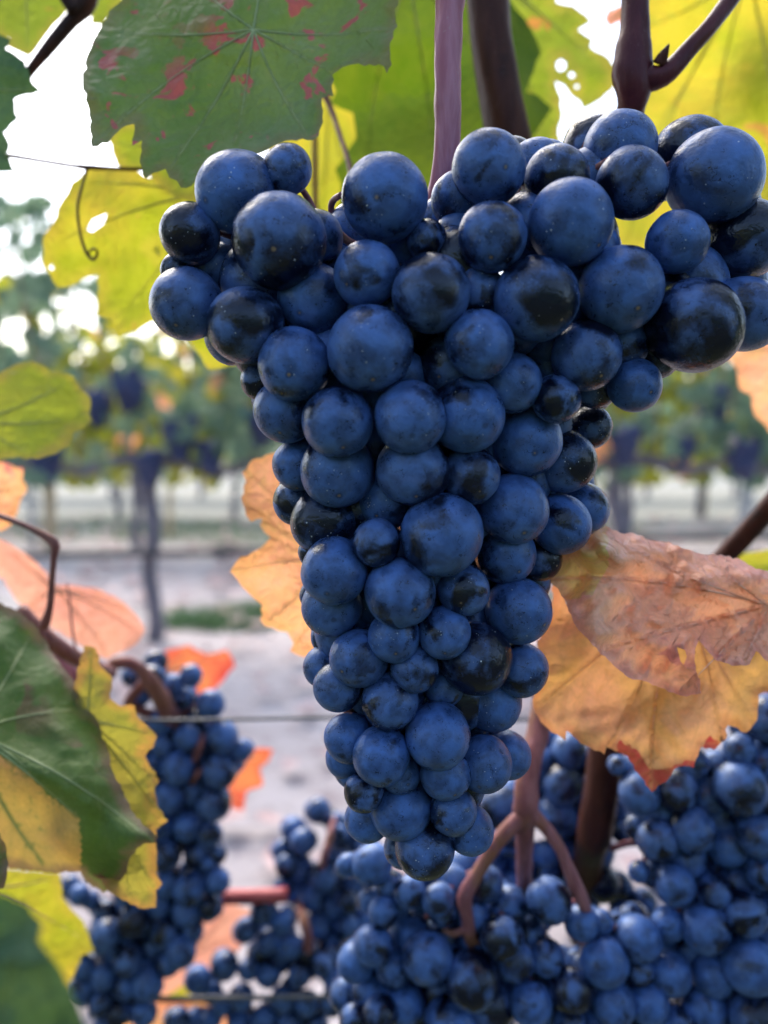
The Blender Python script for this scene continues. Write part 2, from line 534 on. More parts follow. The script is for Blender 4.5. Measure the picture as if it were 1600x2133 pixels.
def traced_leaf(label, pts, mat, depth, org, tips, grad=(0, 0), step=14, bump=.0012, wave=.004, wl=180., seed=0,
                petiole=None, teeth=5, jit=2.5, quilt=.0008, holes=(), zone=None, vein_mat=None, group=None, cat='leaf',
                name='vine_leaf', vein_w=6, extra=None, curl=0.0, thick=None):
    rg = random.Random(seed + 100)
    poly = refine(pts, step * .9, jit, rg, teeth)
    mains, segs = vein_segments(org, tips, rg)
    xs = [p[0] for p in poly]; ys = [p[1] for p in poly]
    allv = [Vector(p) for p in poly]
    edges = [(i, (i + 1) % len(poly)) for i in range(len(poly))]
    for h in holes:
        b0 = len(allv)
        allv += [Vector(p) for p in h]
        edges += [(b0 + i, b0 + (i + 1) % len(h)) for i in range(len(h))]
    nb = len(allv)
    psegs = [(*poly[i], *poly[(i + 1) % len(poly)]) for i in range(len(poly))]
    for h in holes:
        psegs += [(*h[i], *h[(i + 1) % len(h)]) for i in range(len(h))]
    cand = []
    y = min(ys); row = 0
    while y < max(ys):
        x = min(xs) + (row % 2) * step / 2
        while x < max(xs):
            q = (x + rg.uniform(-.2, .2) * step, y + rg.uniform(-.2, .2) * step)
            if inside(poly, *q) and not any(inside(h, *q) for h in holes): cand.append(q)
            x += step
        y += step * .87; row += 1
    if cand:
        dd = seg_dist(cand, psegs)
        cand = [c for c, k in zip(cand, dd) if k > step * .45]
    allv += [Vector(c) for c in cand]
    vv, ee, ff, *_ = delaunay_2d_cdt(allv, edges, [], 0, 1e-4)
    tri = []
    for f in ff:
        cx = sum(vv[i].x for i in f) / len(f); cy = sum(vv[i].y for i in f) / len(f)
        if inside(poly, cx, cy) and not any(inside(h, cx, cy) for h in holes):
            tri.append(tuple(f))
    pl = [(v.x, v.y) for v in vv]
    size = math.hypot(max(xs) - min(xs), max(ys) - min(ys))
    msegs = [(m[i].x, m[i].y, m[i + 1].x, m[i + 1].y) for m in mains for i in range(len(m) - 1)]
    vdist = np.minimum(seg_dist(pl, msegs), seg_dist(pl, segs) * 1.5 + 3)
    edist = seg_dist(pl, psegs)
    cx = sum(xs) / len(xs); cy = sum(ys) / len(ys)
    s0 = seed * 7.31

    def dep(x, y, vdv):
        d = depth + grad[0] * (x - cx) / 1000 + grad[1] * (y - cy) / 1000
        d += wave * noise.noise(Vector((x / wl, y / wl, s0)))
        d += bump * noise.noise(Vector((x / 45, y / 45, s0 + 9)))
        d -= quilt * min(vdv / 28.0, 1.0)
        if curl: d += curl * ((x - cx) ** 2 + (y - cy) ** 2) / (size * size / 4)
        if extra: d += extra(x, y)
        return d
    o0 = P(*org, dep(*org, 0))
    vs = [P(p[0], p[1], dep(p[0], p[1], vd)) - o0 for p, vd in zip(pl, vdist)]
    used = sorted({i for f in tri for i in f})
    mp = {i: k for k, i in enumerate(used)}
    me = mesh('blade', [vs[i] for i in used], [tuple(mp[i] for i in f) for f in tri])
    # face the viewer's side consistently
    for nm, arr in (('ed', np.clip(edist[used] / 90.0, 0, 1)), ('vd', np.clip(vdist[used] / 45.0, 0, 1))):
        at = me.attributes.new(nm, 'FLOAT', 'POINT')
        at.data.foreach_set('value', arr.astype(np.float32))
    if zone is not None:
        at = me.attributes.new('zone', 'FLOAT', 'POINT')
        at.data.foreach_set('value', [float(any(inside(z, *pl[i]) for z in zone)) for i in used])
    root = thing(name, label, cat, o0, group)
    ob = link('blade', me, mat, root)
    if thick:
        md = ob.modifiers.new('thickness', 'SOLIDIFY'); md.thickness = thick; md.offset = 0
    vm = vein_mat or M['vein_pale']
    for mpl in mains:
        mpl = [p for p in mpl if inside(poly, p.x, p.y) or (p - Vector(org)).length < 2]
        if len(mpl) < 3: continue
        # follow the surface
        pp, rr = [], []
        L = len(mpl)
        for k in range(L - 1):
            for j in range(4):
                q = mpl[k].lerp(mpl[k + 1], j / 4)
                t = (k + j / 4) / (L - 1)
                dq = dep(q.x, q.y, 0)
                pp.append(P(q.x, q.y, dq) - o0)
                rr.append(max(.12, (1 - t * .85)) * vein_w / 2 * dq / F)
        tube('vein', pp, rr, vm, root, 6, step=1)
    if petiole:
        pxtube('petiole', petiole, M['shoot_red'], root, 8, origin=o0)
    return root


M['vein_pale'] = plain('leaf_vein', (.26, .34, .13), (.36, .42, .18), 200, .5)
M['vein_yellow'] = plain('leaf_vein_yellow', (.42, .40, .08), (.48, .44, .12), 200, .5)
M['vein_orange'] = plain('leaf_vein_orange', (.85, .46, .30), (.88, .55, .38), 200, .5)

exec_order = []

# ------------------------------------------------------------------ generic grape leaf (unit size about 1, in the xy plane)
def grape_outline(rg, teeth=True, n=72):
    lob = [(90, 1.0), (35, .86), (145, .86), (-25, .66), (205, .66)]
    pts = []
    for k in range(n):
        a = -90 + 12 + (360 - 24) * k / (n - 1)
        r = 0
        for la, lr in lob:
            d = abs((a - la + 180) % 360 - 180)
            r = max(r, lr * (1 - (d / 52.0) ** 1.6 * .42) if d < 60 else 0)
        r = max(r, .42)
        if teeth: r *= 1 + (.045 if k % 2 else -.03) + rg.uniform(-.02, .02)
        pts.append((r * .5 * math.cos(R(a)), r * .5 * math.sin(R(a))))
    pts.append((0, -.06))
    return pts


def generic_leaf_mesh(seed, mat, rings=4, n=48):
    rg = random.Random(seed)
    out = grape_outline(rg, True, n)
    vs, fs = [Vector((0, 0, 0))], []
    m = len(out)
    cup = rg.uniform(-.9, .9); tw = rg.uniform(-.5, .5); ph = rg.uniform(0, 6)
    ed, vd = [1.0], [0.0]
    vang = [90, 35, 145, -25, 205]
    for r in range(1, rings + 1):
        t = r / rings
        for (x, y) in out:
            X, Y = x * t, y * t
            rad2 = X * X + Y * Y
            a = math.degrees(math.atan2(Y, X))
            dv = min(abs((a - v + 180) % 360 - 180) for v in vang)
            Z = cup * rad2 + tw * X * Y + .05 * math.sin(8 * X + ph) + .04 * math.sin(9 * Y + ph * 2)
            Z += .03 * min(dv / 25.0, 1) * t + .035 * math.sin(math.radians(a) * 6 + ph) * t * t
            vs.append(Vector((X, Y, Z)))
            ed.append(1 - t); vd.append(min(1.0, math.radians(dv) * t * .5 / .12))
    for k in range(m - 1):
        fs.append((0, 1 + k, 2 + k))
    for r in range(rings - 1):
        b = 1 + r * m
        for k in range(m - 1):
            fs.append((b + k, b + k + m, b + k + m + 1, b + k + 1))
    me = mesh('leaf_blade', vs, fs)
    for nm, arr in (('ed', ed), ('vd', vd)):
        at = me.attributes.new(nm, 'FLOAT', 'POINT'); at.data.foreach_set('value', arr)
    me.materials.append(mat)
    me.polygons.foreach_set('use_smooth', [True] * len(me.polygons))
    return me


# ------------------------------------------------------------------ ground
def ground_material():
    s = NT('dry_ground')
    co = s.obj()
    a = s.mix(s.ramp(s.noise(co, 1.3, 6, .7), .3, .7), (.42, .37, .37), (.54, .49, .49))
    a = s.mix(s.ramp(s.noise(co, 9, 6, .75), .45, .7), a, (.26, .20, .20))
    sep = s.n('SeparateXYZ'); s.set(sep.inputs[0], co)
    g = s.ramp(s.math('ADD', s.noise(co, .9, 5, .7), s.ramp(s.math('ABSOLUTE', s.math('SUBTRACT', sep.outputs[1], 4.4)), .9, .0, 0, .10)), .56, .72)
    a = s.mix(s.math('MULTIPLY', g, .5), a, (.10, .17, .06))
    far = s.ramp(s.math('ADD', sep.outputs[1], s.math('MULTIPLY', s.noise(co, .7, 4), 3)), 6, 11)
    a = s.mix(s.math('MULTIPLY', far, .8), a, (.25, .26, .21))
    alley = s.ramp(s.math('ADD', sep.outputs[1], s.math('MULTIPLY', s.noise(co, 3, 4), .5)), 1.35, .95)
    a = s.mix(alley, a, s.mix(s.ramp(s.noise(co, 6, 5, .7), .35, .65), (.035, .06, .02), (.09, .085, .05)))  # unseen ground near the camera, darkened to weaken light bounced onto the berries
    s.set(s.b.inputs['Base Color'], a)
    s.b.inputs['Roughness'].default_value = .95
    s.bump(s.noise(co, 30, 6, .7), .8, .02)
    return s.m


gv, gf = [], []
NX, NY = 60, 70
ysamp = [-40 + 39 * k / 10 for k in range(10)] + [-1 + 14 * (k / 44) for k in range(45)] + [13 + 287 * ((k + 1) / 15) ** 2 for k in range(15)]
xsamp = [-300, -120, -50, -20] + [-8 + 16 * k / 51 for k in range(52)] + [20, 50, 120, 300]
for yy in ysamp:
    for xx in xsamp:
        z = .03 * noise.noise(Vector((xx * .8, yy * .8, 3))) + .012 * noise.noise(Vector((xx * 4, yy * 4, 1)))
        gv.append((xx, yy, z if abs(xx) < 10 and -3 < yy < 14 else 0))
for j in range(len(ysamp) - 1):
    for i in range(len(xsamp) - 1):
        a = j * len(xsamp) + i
        gf.append((a, a + 1, a + 1 + len(xsamp), a + len(xsamp)))
tag(link('ground', mesh('ground', gv, gf), ground_material()), kind='structure')

# low hills closing the view
hv, hf = [], []
for k in range(81):
    x = -200 + 5 * k
    hh = 5 + 3 * noise.noise(Vector((x * .03, 1, 2))) + 1.2 * noise.noise(Vector((x * .2, 4, 2)))
    hv += [(x, 90, -1), (x, 92, hh * .55), (x, 100, hh), (x, 130, hh * .9)]
for k in range(80):
    for j in range(3):
        a = k * 4 + j
        hf.append((a, a + 1, a + 5, a + 4))
tag(link('hills', mesh('hills', hv, hf), plain('wooded_hill', (.05, .09, .06), (.10, .14, .09), .3, .9)), kind='structure')

# grass strip and fallen leaves between the rows
def blades(name, spots, n, hmin, hmax, mat, spread):
    vs, fs = [], []
    rg = random.Random(5)
    for (sx, sy, rad, cnt) in spots:
        for _ in range(cnt):
            a = rg.uniform(0, 6.28); q = rad * math.sqrt(rg.random())
            x = sx + q * math.cos(a) * 1.6; y = sy + q * math.sin(a)
            h = rg.uniform(hmin, hmax); t = rg.uniform(0, 6.28); l = rg.uniform(.1, .6) * h
            dx, dy = math.cos(t), math.sin(t); wd = .004
            b = len(vs)
            vs += [(x - dy * wd, y + dx * wd, -.02), (x + dy * wd, y - dx * wd, -.02),
                   (x + dx * l * .4 - dy * wd * .7, y + dy * l * .4 + dx * wd * .7, h * .6), (x + dx * l * .4 + dy * wd * .7, y + dy * l * .4 - dx * wd * .7, h * .6),
                   (x + dx * l, y + dy * l, h)]
            fs += [(b, b + 1, b + 3, b + 2), (b + 2, b + 3, b + 4)]
    return link(name, mesh(name, vs, fs), mat)


M['grass'] = plain('grass_blade', (.13, .24, .10), (.20, .31, .14), 8, .6)
gs = [(-.80, 4.05, .2, 900), (-.5, 4.25, .16, 600), (.1, 4.4, .3, 400), (1.6, 4.3, .5, 1800),
      (-1.2, 7.5, .8, 2000), (1, 8, 1, 2400), (-3, 8, 1, 1800)]
tag(blades('grass', gs, 0, .03, .10, M['grass'], 0), 'low green grass growing in the alley between the vine rows', 'grass', kind='stuff')
lit_v, lit_f = [], []
rg = random.Random(21)
for _ in range(2200):
    x = rg.uniform(-4, 4); y = rg.uniform(1.2, 9)
    s_ = rg.uniform(.02, .05); a = rg.uniform(0, 6.28)
    b = len(lit_v)
    for k in range(5):
        an = a + k * 2 * math.pi / 5 + rg.uniform(-.3, .3)
        lit_v.append((x + s_ * math.cos(an), y + s_ * math.sin(an), .03 + rg.uniform(0, .03)))
    lit_v.append((x, y, .035))
    for k in range(5): lit_f.append((b + 5, b + k, b + (k + 1) % 5))
M['litter'] = plain('fallen_leaf', (.44, .27, .25), (.58, .44, .42), 2.5, .8)
tag(link('leaf_litter', mesh('leaf_litter', lit_v, lit_f), M['litter'], smooth=False),
    'dry fallen leaves lying on the pale ground between the rows', 'leaf litter', kind='stuff')

# ------------------------------------------------------------------ background vine row
far_mats = [M['green_far'], M['green_far'], M['green_far'], M['yellow_green'], M['yellow'], M['pink_orange']]
far_leaf = {}
for i, (mt, k) in enumerate([(M['green_row_skylit'], 4), (M['yellow_green'], 2), (M['yellow'], 2), (M['orange'], 1)]):
    far_leaf[i] = [generic_leaf_mesh(50 + i * 10 + j, mt, 2, 26) for j in range(k)]


def pick_leaf(rg, w=(.80, .09, .09, .02)):
    q = rg.random(); acc = 0
    for i, x in enumerate(w):
        acc += x
        if q < acc: return rg.choice(far_leaf[i])
    return far_leaf[0][0]


def leaf_part(root, me, loc, size, rg, down=.5, name='leaf'):
    o = bpy.data.objects.new(name, me)
    COL.objects.link(o)
    o.parent = root
    o.location = Vector(loc) - root.location
    o.rotation_euler = (rg.uniform(.5, 2.2), rg.uniform(-.6, .6), rg.uniform(0, 6.28))
    o.scale = (size, size, size)
    return o


def bumpy_bunch_mesh(seed):
    """a far bunch as one lumpy surface"""
    rg = random.Random(seed)
    bs = []
    for k in range(60):
        z = -rg.random()
        rad = .38 * (1 - abs(z) ** 1.5 * .75)
        a = rg.uniform(0, 6.28)
        bs.append((Vector((rad * math.cos(a), rad * math.sin(a), z + .5)), .13))
    bm = bmesh.new()
    bmesh.ops.create_icosphere(bm, subdivisions=4, radius=1)
    for v in bm.verts:
        d = v.co.normalized(); best = .25
        for c, r in bs:
            b = d.dot(c); q = b * b - c.length_squared + r * r
            if q > 0: best = max(best, b + math.sqrt(q))
        v.co = d * best
    me = bpy.data.meshes.new('bunch'); bm.to_mesh(me); bm.free()
    return me


fb = [bumpy_bunch_mesh(3 + k) for k in range(3)]
M['far_berry'] = plain('far_grape_skin', (.015, .02, .06), (.04, .06, .16), 6, .5)
for me in fb: me.materials.append(M['far_berry'])

ROW = 3.7
row_trunks = [(310, 34, 'row vine with straight dark trunk left of the big bunch, behind the hose'),
              (1290, 40, 'row vine with trunk seen right of the big bunch above the orange leaf'),
              (-160, 36, 'row vine at the left edge whose leaves fill the left border'),
              (780, 36, 'row vine hidden mostly behind the big hanging bunch'),
              (1760, 36, 'row vine at the right edge of the photo')]
for ti, (px, wpx, lab) in enumerate(row_trunks):
    rg = random.Random(300 + ti)
    X = (px - CX) / F * ROW
    base = Vector((X, ROW, 0))
    v = thing('row_vine', lab, 'grapevine', base, 'vines of the next row')
    h = .80
    pts = [Vector((.02 * math.sin(k * 1.7 + ti), .01 * math.cos(k * 2.1), h * k / 7)) for k in range(8)]
    tube('trunk', pts, [.042, .036, .034, .033, .034, .036, .04, .045], M['bark'], v, 12, rough=.35)
    for sg in (-1, 1):
        cp = [Vector((sg * .5 * k / 5, .02 * math.sin(k * 2), h + .03 * math.sin(k * 1.5))) for k in range(6)]
        tube('cordon', cp, [.035, .03, .027, .024, .02, .014], M['bark'], v, 8, rough=.3)
    for k in range(7):
        x0 = -.48 + .16 * k
        cp = [Vector((x0, 0, h)), Vector((x0 + rg.uniform(-.06, .06), rg.uniform(-.08, .08), h + .4)), Vector((x0 + rg.uniform(-.1, .1), rg.uniform(-.1, .1), h + .9))]
        tube('shoot', cp, [.006, .005, .003], M['shoot_red'], v, 5)
    n = 300
    for k in range(n):
        x = rg.uniform(-.55, .55); z = h - .08 + 1.2 * rg.random() ** .95
        if z < h + .05 and rg.random() < .5: z += .2
        y = rg.uniform(-.22, .25)
        leaf_part(v, pick_leaf(rg, (.90, .03, .05, .02)), base + Vector((x, y, z)), rg.uniform(.09, .16), rg)

# blue bunches of the far row
bun = [(270, 815, 50, 'far blurred bunch high under the green leaves left of the big bunch'),
       (205, 850, 44, 'far blurred dark bunch leftmost of the group above the trunk'),
       (375, 915, 52, 'far blurred blue bunch just right above the dark trunk'),
       (95, 962, 50, 'far blurred flat bunch at the far left above the pale post'),
       (310, 975, 44, 'far blurred bunch hanging on the trunk head itself'),
       (440, 955, 40, 'far blurred bunch right of the trunk over yellow leaves'),
       (545, 890, 46, 'far blurred bunch touching the left side of the big bunch'),
       (1485, 850, 50, 'far blurred bunch right of the big bunch, higher of two near the right edge'),
       (1425, 940, 34, 'far small blurred bunch between the green leaf and the right edge'),
       (1548, 955, 52, 'far wide blurred bunch lowest near the right edge'),
       (1300, 930, 48, 'far blurred bunch against the right trunk')]
for k, (x, y, r, lab) in enumerate(bun):
    o = link('far_grape_bunch', fb[k % 3])
    o.location = P(x, y, ROW - .12)
    q = r * 1.55 * ROW / F
    o.scale = (q, q, q)
    o.rotation_euler = (0, 0, k)
    tag(o, lab, 'grapes', 'bunches on the next row')

# hose and posts of the far row
hz = P(310, 1152, ROW - .05)
o = tube('drip_hose', [Vector((-4, hz.y, hz.z - .02)), Vector((-2, hz.y, hz.z - .012)), Vector((-1, hz.y, hz.z + .0)), Vector((0, hz.y, hz.z + .02)), Vector((1.3, hz.y, hz.z + .07)), Vector((4, hz.y, hz.z + .09))],
         [.018] * 6, M['hose'], None, 8, step=.2)
tag(o, 'thin dark drip hose strung across the far row at mid height', 'hose')
kn = P(475, 1148, ROW - .06)
vs, fs = [], []
rg = random.Random(4)
for k in range(7):
    a = kn + Vector((rg.uniform(-.09, .02), 0, rg.uniform(-.02, .02)))
    pts = [a, a + Vector((rg.uniform(.03, .08), rg.uniform(-.02, .02), rg.uniform(-.02, .02))), a + Vector((rg.uniform(.06, .14), 0, rg.uniform(-.03, .03)))]
    tube_data([p - kn for p in pts], [.006, .008, .004], 6, .03, vs=vs, fs=fs)
o = link('wire_tie', mesh('wire_tie', vs, fs), M['hose'], loc=kn)
tag(o, 'tangled dark tie knotted on the drip hose left of the bunch', 'tie', kind=None)


def post(px, d, wpx, ztop, mat, lab):
    X = (px - CX) / F * d
    bm = bmesh.new()
    wd = wpx / F * d / 2
    bmesh.ops.create_cone(bm, cap_ends=True, segments=10, radius1=wd, radius2=wd * .92, depth=ztop)
    bmesh.ops.translate(bm, verts=bm.verts, vec=(0, 0, ztop / 2))
    bm.transform(Matrix.Rotation(R(1.5), 4, 'Y'))
    me = bpy.data.meshes.new('post'); bm.to_mesh(me); bm.free()
    o = link('trellis_post', me, mat, loc=(X, d, -.01))
    tag(o, lab, 'post', 'trellis posts of the far rows')


post(98, 6.6, 26, 1.0, M['postwood'], 'pale yellowish wooden post far away at the left edge')
post(62, 6.8, 16, 1.0, M['postmetal'], 'grey blue metal post beside the pale wooden one')
post(350, 7.2, 12, 1.1, M['postwood'], 'thin pale post just right of the dark vine trunk')
post(1553, 6.6, 26, 1.0, M['postmetal'], 'pale bluish post near the right edge under the far bunches')
post(1468, 9.2, 14, 1.0, M['postwood'], 'thin distant post right of the trunk behind the orange leaf')

# two more rows further off: one vine each stretch, foliage too far to pick apart
def far_vine(X, Y, seed, lab, wd=1.3, group='vines of the rows further off'):
    rg = random.Random(seed)
    v = thing('distant_vine', lab, 'grapevine', (X, Y, 0), group)
    tube('trunk', [Vector((0, 0, 0)), Vector((.02, 0, .4)), Vector((0, 0, .85))], [.04, .035, .04], M['bark'], v, 8, rough=.3)
    vs, fs = [], []
    for k in range(420):
        c = Vector((rg.uniform(-wd / 2, wd / 2), rg.uniform(-.25, .25), .55 + 1.15 * rg.random() ** .9))
        e = Matrix.Rotation(rg.uniform(0, 6.28), 3, 'Z') @ Matrix.Rotation(rg.uniform(.3, 2.5), 3, 'X')
        sz = rg.uniform(.05, .09); b = len(vs)
        for a in (90, 35, -30, -90, -150, 145):
            vs.append(c + e @ Vector((sz * math.cos(R(a)), sz * math.sin(R(a)), rg.uniform(-.2, .2) * sz)))
        fs += [(b, b + 1, b + 5), (b + 1, b + 2, b + 3), (b + 1, b + 3, b + 5), (b + 3, b + 4, b + 5)]
    tag(link('foliage', mesh('foliage', vs, fs), rg.choice([M['green_row_skylit'], M['green_row_skylit'], M['yellow_green']]), v), kind='stuff')


for r_, Y in enumerate((6.5, 9.2, 12.0)):
    for k in range(-3 - r_, 4 + r_):
        far_vine(k * 1.3 + .3 * r_ + .62, Y, 900 + r_ * 50 + k, 'vine of a distant row seen only as blurred green leaves', 1.4)

# ------------------------------------------------------------------ berries
def berry_mesh(seed, lon=48, lat=32):
    rg = random.Random(seed)
    vs, fs = [], []
    el = rg.uniform(.97, 1.08)
    off = Vector((rg.uniform(0, 50), rg.uniform(0, 50), 0))
    vs.append(None)
    for j in range(1, lat):
        th = math.pi * j / lat
        for i in range(lon):
            ph = 2 * math.pi * i / lon
            vs.append(Vector((math.sin(th) * math.cos(ph), math.sin(th) * math.sin(ph), math.cos(th))))
    vs.append(None)
    vs[0] = Vector((0, 0, 1)); vs[-1] = Vector((0, 0, -1))
    o = []
    for v in vs:
        r = 1 + .035 * noise.noise(v * .9 + off) + .008 * noise.noise(v * 2.5 + off)
        if v.z > .9: r -= .06 * (v.z - .9) / .1          # dimple at the stalk
        if v.z < -.985: r -= .012
        o.append(Vector((v.x * r, v.y * r, v.z * r * el)))
    for i in range(lon):
        fs.append((0, 1 + i, 1 + (i + 1) % lon))
    for j in range(lat - 2):
        for i in range(lon):
            a = 1 + j * lon + i; b = 1 + j * lon + (i + 1) % lon
            fs.append((a, a + lon, b + lon, b))
    e = len(vs) - 1; b0 = 1 + (lat - 2) * lon
    for i in range(lon):
        fs.append((e, b0 + (i + 1) % lon, b0 + i))
    me = mesh('berry', o, fs)
    me.materials.append(M['berry'])
    me.polygons.foreach_set('use_smooth', [True] * len(me.polygons))
    return me


BM_HI = [berry_mesh(k) for k in range(8)]
BM_LO = [berry_mesh(20 + k, 24, 16) for k in range(6)]


def solve(berries, d0, tol=.80):
    """front to back: each berry slides away along its line of sight until it only touches those before it"""
    placed = []
    for (x, y, r, layer) in sorted(berries, key=lambda b: (b[3], b[1])):
        d = d0(x, y) + layer * .0015
        for _ in range(60):
            ok = True
            p = P(x, y, d); rr = r * d / F
            for (q, rq, *_r) in placed:
                if (p - q).length < (rr + rq) * tol:
                    ok = False
                    break
            if ok: break
            d += .0012
        placed.append((p, rr, x, y, d))
    return placed


def make_bunch(label, berries, d0, stalk_spec, hi=True, fill=0, seed=1, group='grape bunches on the near vine', tol=.80,
               branches=(), stalk_mat=None, pedicels=True, fillspan=.022, fill_r=None):
    placed = solve(berries, d0, tol)
    rg = random.Random(seed)
    top = P(stalk_spec[0][0], stalk_spec[0][1], stalk_spec[0][3])
    root = thing('grape_bunch', label, 'grapes', top, group)
    nreal = len(placed)
    # berries deeper in the bunch, first those that close the gaps between the front ones
    def hidden(x, y, rpx, slack=None):
        slack = (1 if hi and fill > 120 else 5) if slack is None else slack
        return not any(all(math.hypot(x + rpx * math.cos(a) - q[2], y + rpx * math.sin(a) - q[3]) > q[1] * F / q[4] + slack for q in placed[:nreal])
                       for a in (0, .52, 1.05, 1.57, 2.09, 2.62, 3.14, 3.67, 4.19, 4.71, 5.24, 5.76))
    if fill:
        inner = []
        for i in range(nreal):
            for j in range(i):
                a, b = placed[i], placed[j]
                ra, rb = a[1] * F / a[4], b[1] * F / b[4]
                if math.hypot(a[2] - b[2], a[3] - b[3]) > 1.35 * (ra + rb): continue
                x, y = (a[2] + b[2]) / 2, (a[3] + b[3]) / 2
                for fr_ in (1.0, .85, .7):
                    rpx = (ra + rb) / 2 * fr_
                    if hidden(x, y, rpx): break
                else: continue
                d = max(a[4], b[4]) + (a[1] + b[1]) * .75
                p = P(x, y, d); rr = rpx * d / F
                if any((p - q[0]).length < (rr + q[1]) * .6 for q in inner): continue
                inner.append((p, rr, x, y, d))
        placed += inner
    # berries on the far side of the bunch
    axis = [P(s[0], s[1], s[3]) for s in stalk_spec]
    tries = 0
    while fill and len(placed) < nreal + fill and tries < 9000:
        tries += 1
        b = placed[rg.randrange(nreal)]
        x = b[2] + rg.uniform(-.7, .7) * b[1] * F / b[4]
        y = b[3] + rg.uniform(-.7, .7) * b[1] * F / b[4]
        if not any(math.hypot(x - q[2], y - q[3]) < .45 * q[1] * F / q[4] for q in placed[:nreal]): continue
        rpx = b[1] * F / b[4] * .85
        if not hidden(x, y, rpx): continue
        d = b[4] + rg.uniform(.25, 1) * fillspan
        rr = b[1] * rg.uniform(.8, 1.0)
        # keep its outline inside what the front berries cover
        p = P(x, y, d)
        if any((p - q[0]).length < (rr + q[1]) * .68 for q in placed): continue
        placed.append((p, rr, x, y, d))
    meshes = BM_HI if hi else BM_LO
    cen = sum((p[0] for p in placed), Vector()) / len(placed)
    for i, (p, rr, x, y, d) in enumerate(placed):
        o = bpy.data.objects.new('berry', meshes[rg.randrange(len(meshes))])
        COL.objects.link(o)
        o.parent = root
        o.location = p - top
        o.scale = (rr, rr, rr)
        near = min(axis, key=lambda a: (a - p).length)
        out = (p - near); out.z *= .3
        out = out.normalized() + Vector((rg.uniform(-.7, .7), -.2 + rg.uniform(-.6, .4), -.6 + rg.uniform(-.6, .4)))
        out.normalize()
        o.rotation_mode = 'QUATERNION'
        q = (-out).to_track_quat('Z', 'Y')
        q.rotate(Matrix.Identity(3))
        o.rotation_quaternion = q @ Matrix.Rotation(rg.uniform(0, 6.28), 3, 'Z').to_quaternion()
        o.rotation_quaternion.normalize()
        if pedicels and i < nreal:
            st = p - out * rr * .93
            tgt = st + ((near - st).normalized() + Vector((0, .9, -.25))).normalized() * .008
            mid = st.lerp(tgt, .5)
            v_ = tgt - CAM; dz = v_.dot(FWD)
            qx, qy = CX + F * v_.x / dz, CY - F * v_.dot(UP) / dz
            if not any(math.hypot(qx - q[2], qy - q[3]) < q[1] * F / q[4] for q in placed[:nreal] if q[4] < dz and q[2] != x): continue
            tube('pedicel', [st - top, mid - top, tgt - top], [.0011, .0008, .0010], M['rachis'], root, 6, step=.002)
    sm = stalk_mat or M['peduncle']
    pxtube('peduncle', stalk_spec, sm, root, 16, .10, origin=top, step=.0012)
    for bs in branches:
        pxtube('rachis_branch', bs, M['rachis'] if stalk_mat is None else stalk_mat, root, 10, .10, origin=top)
    return root


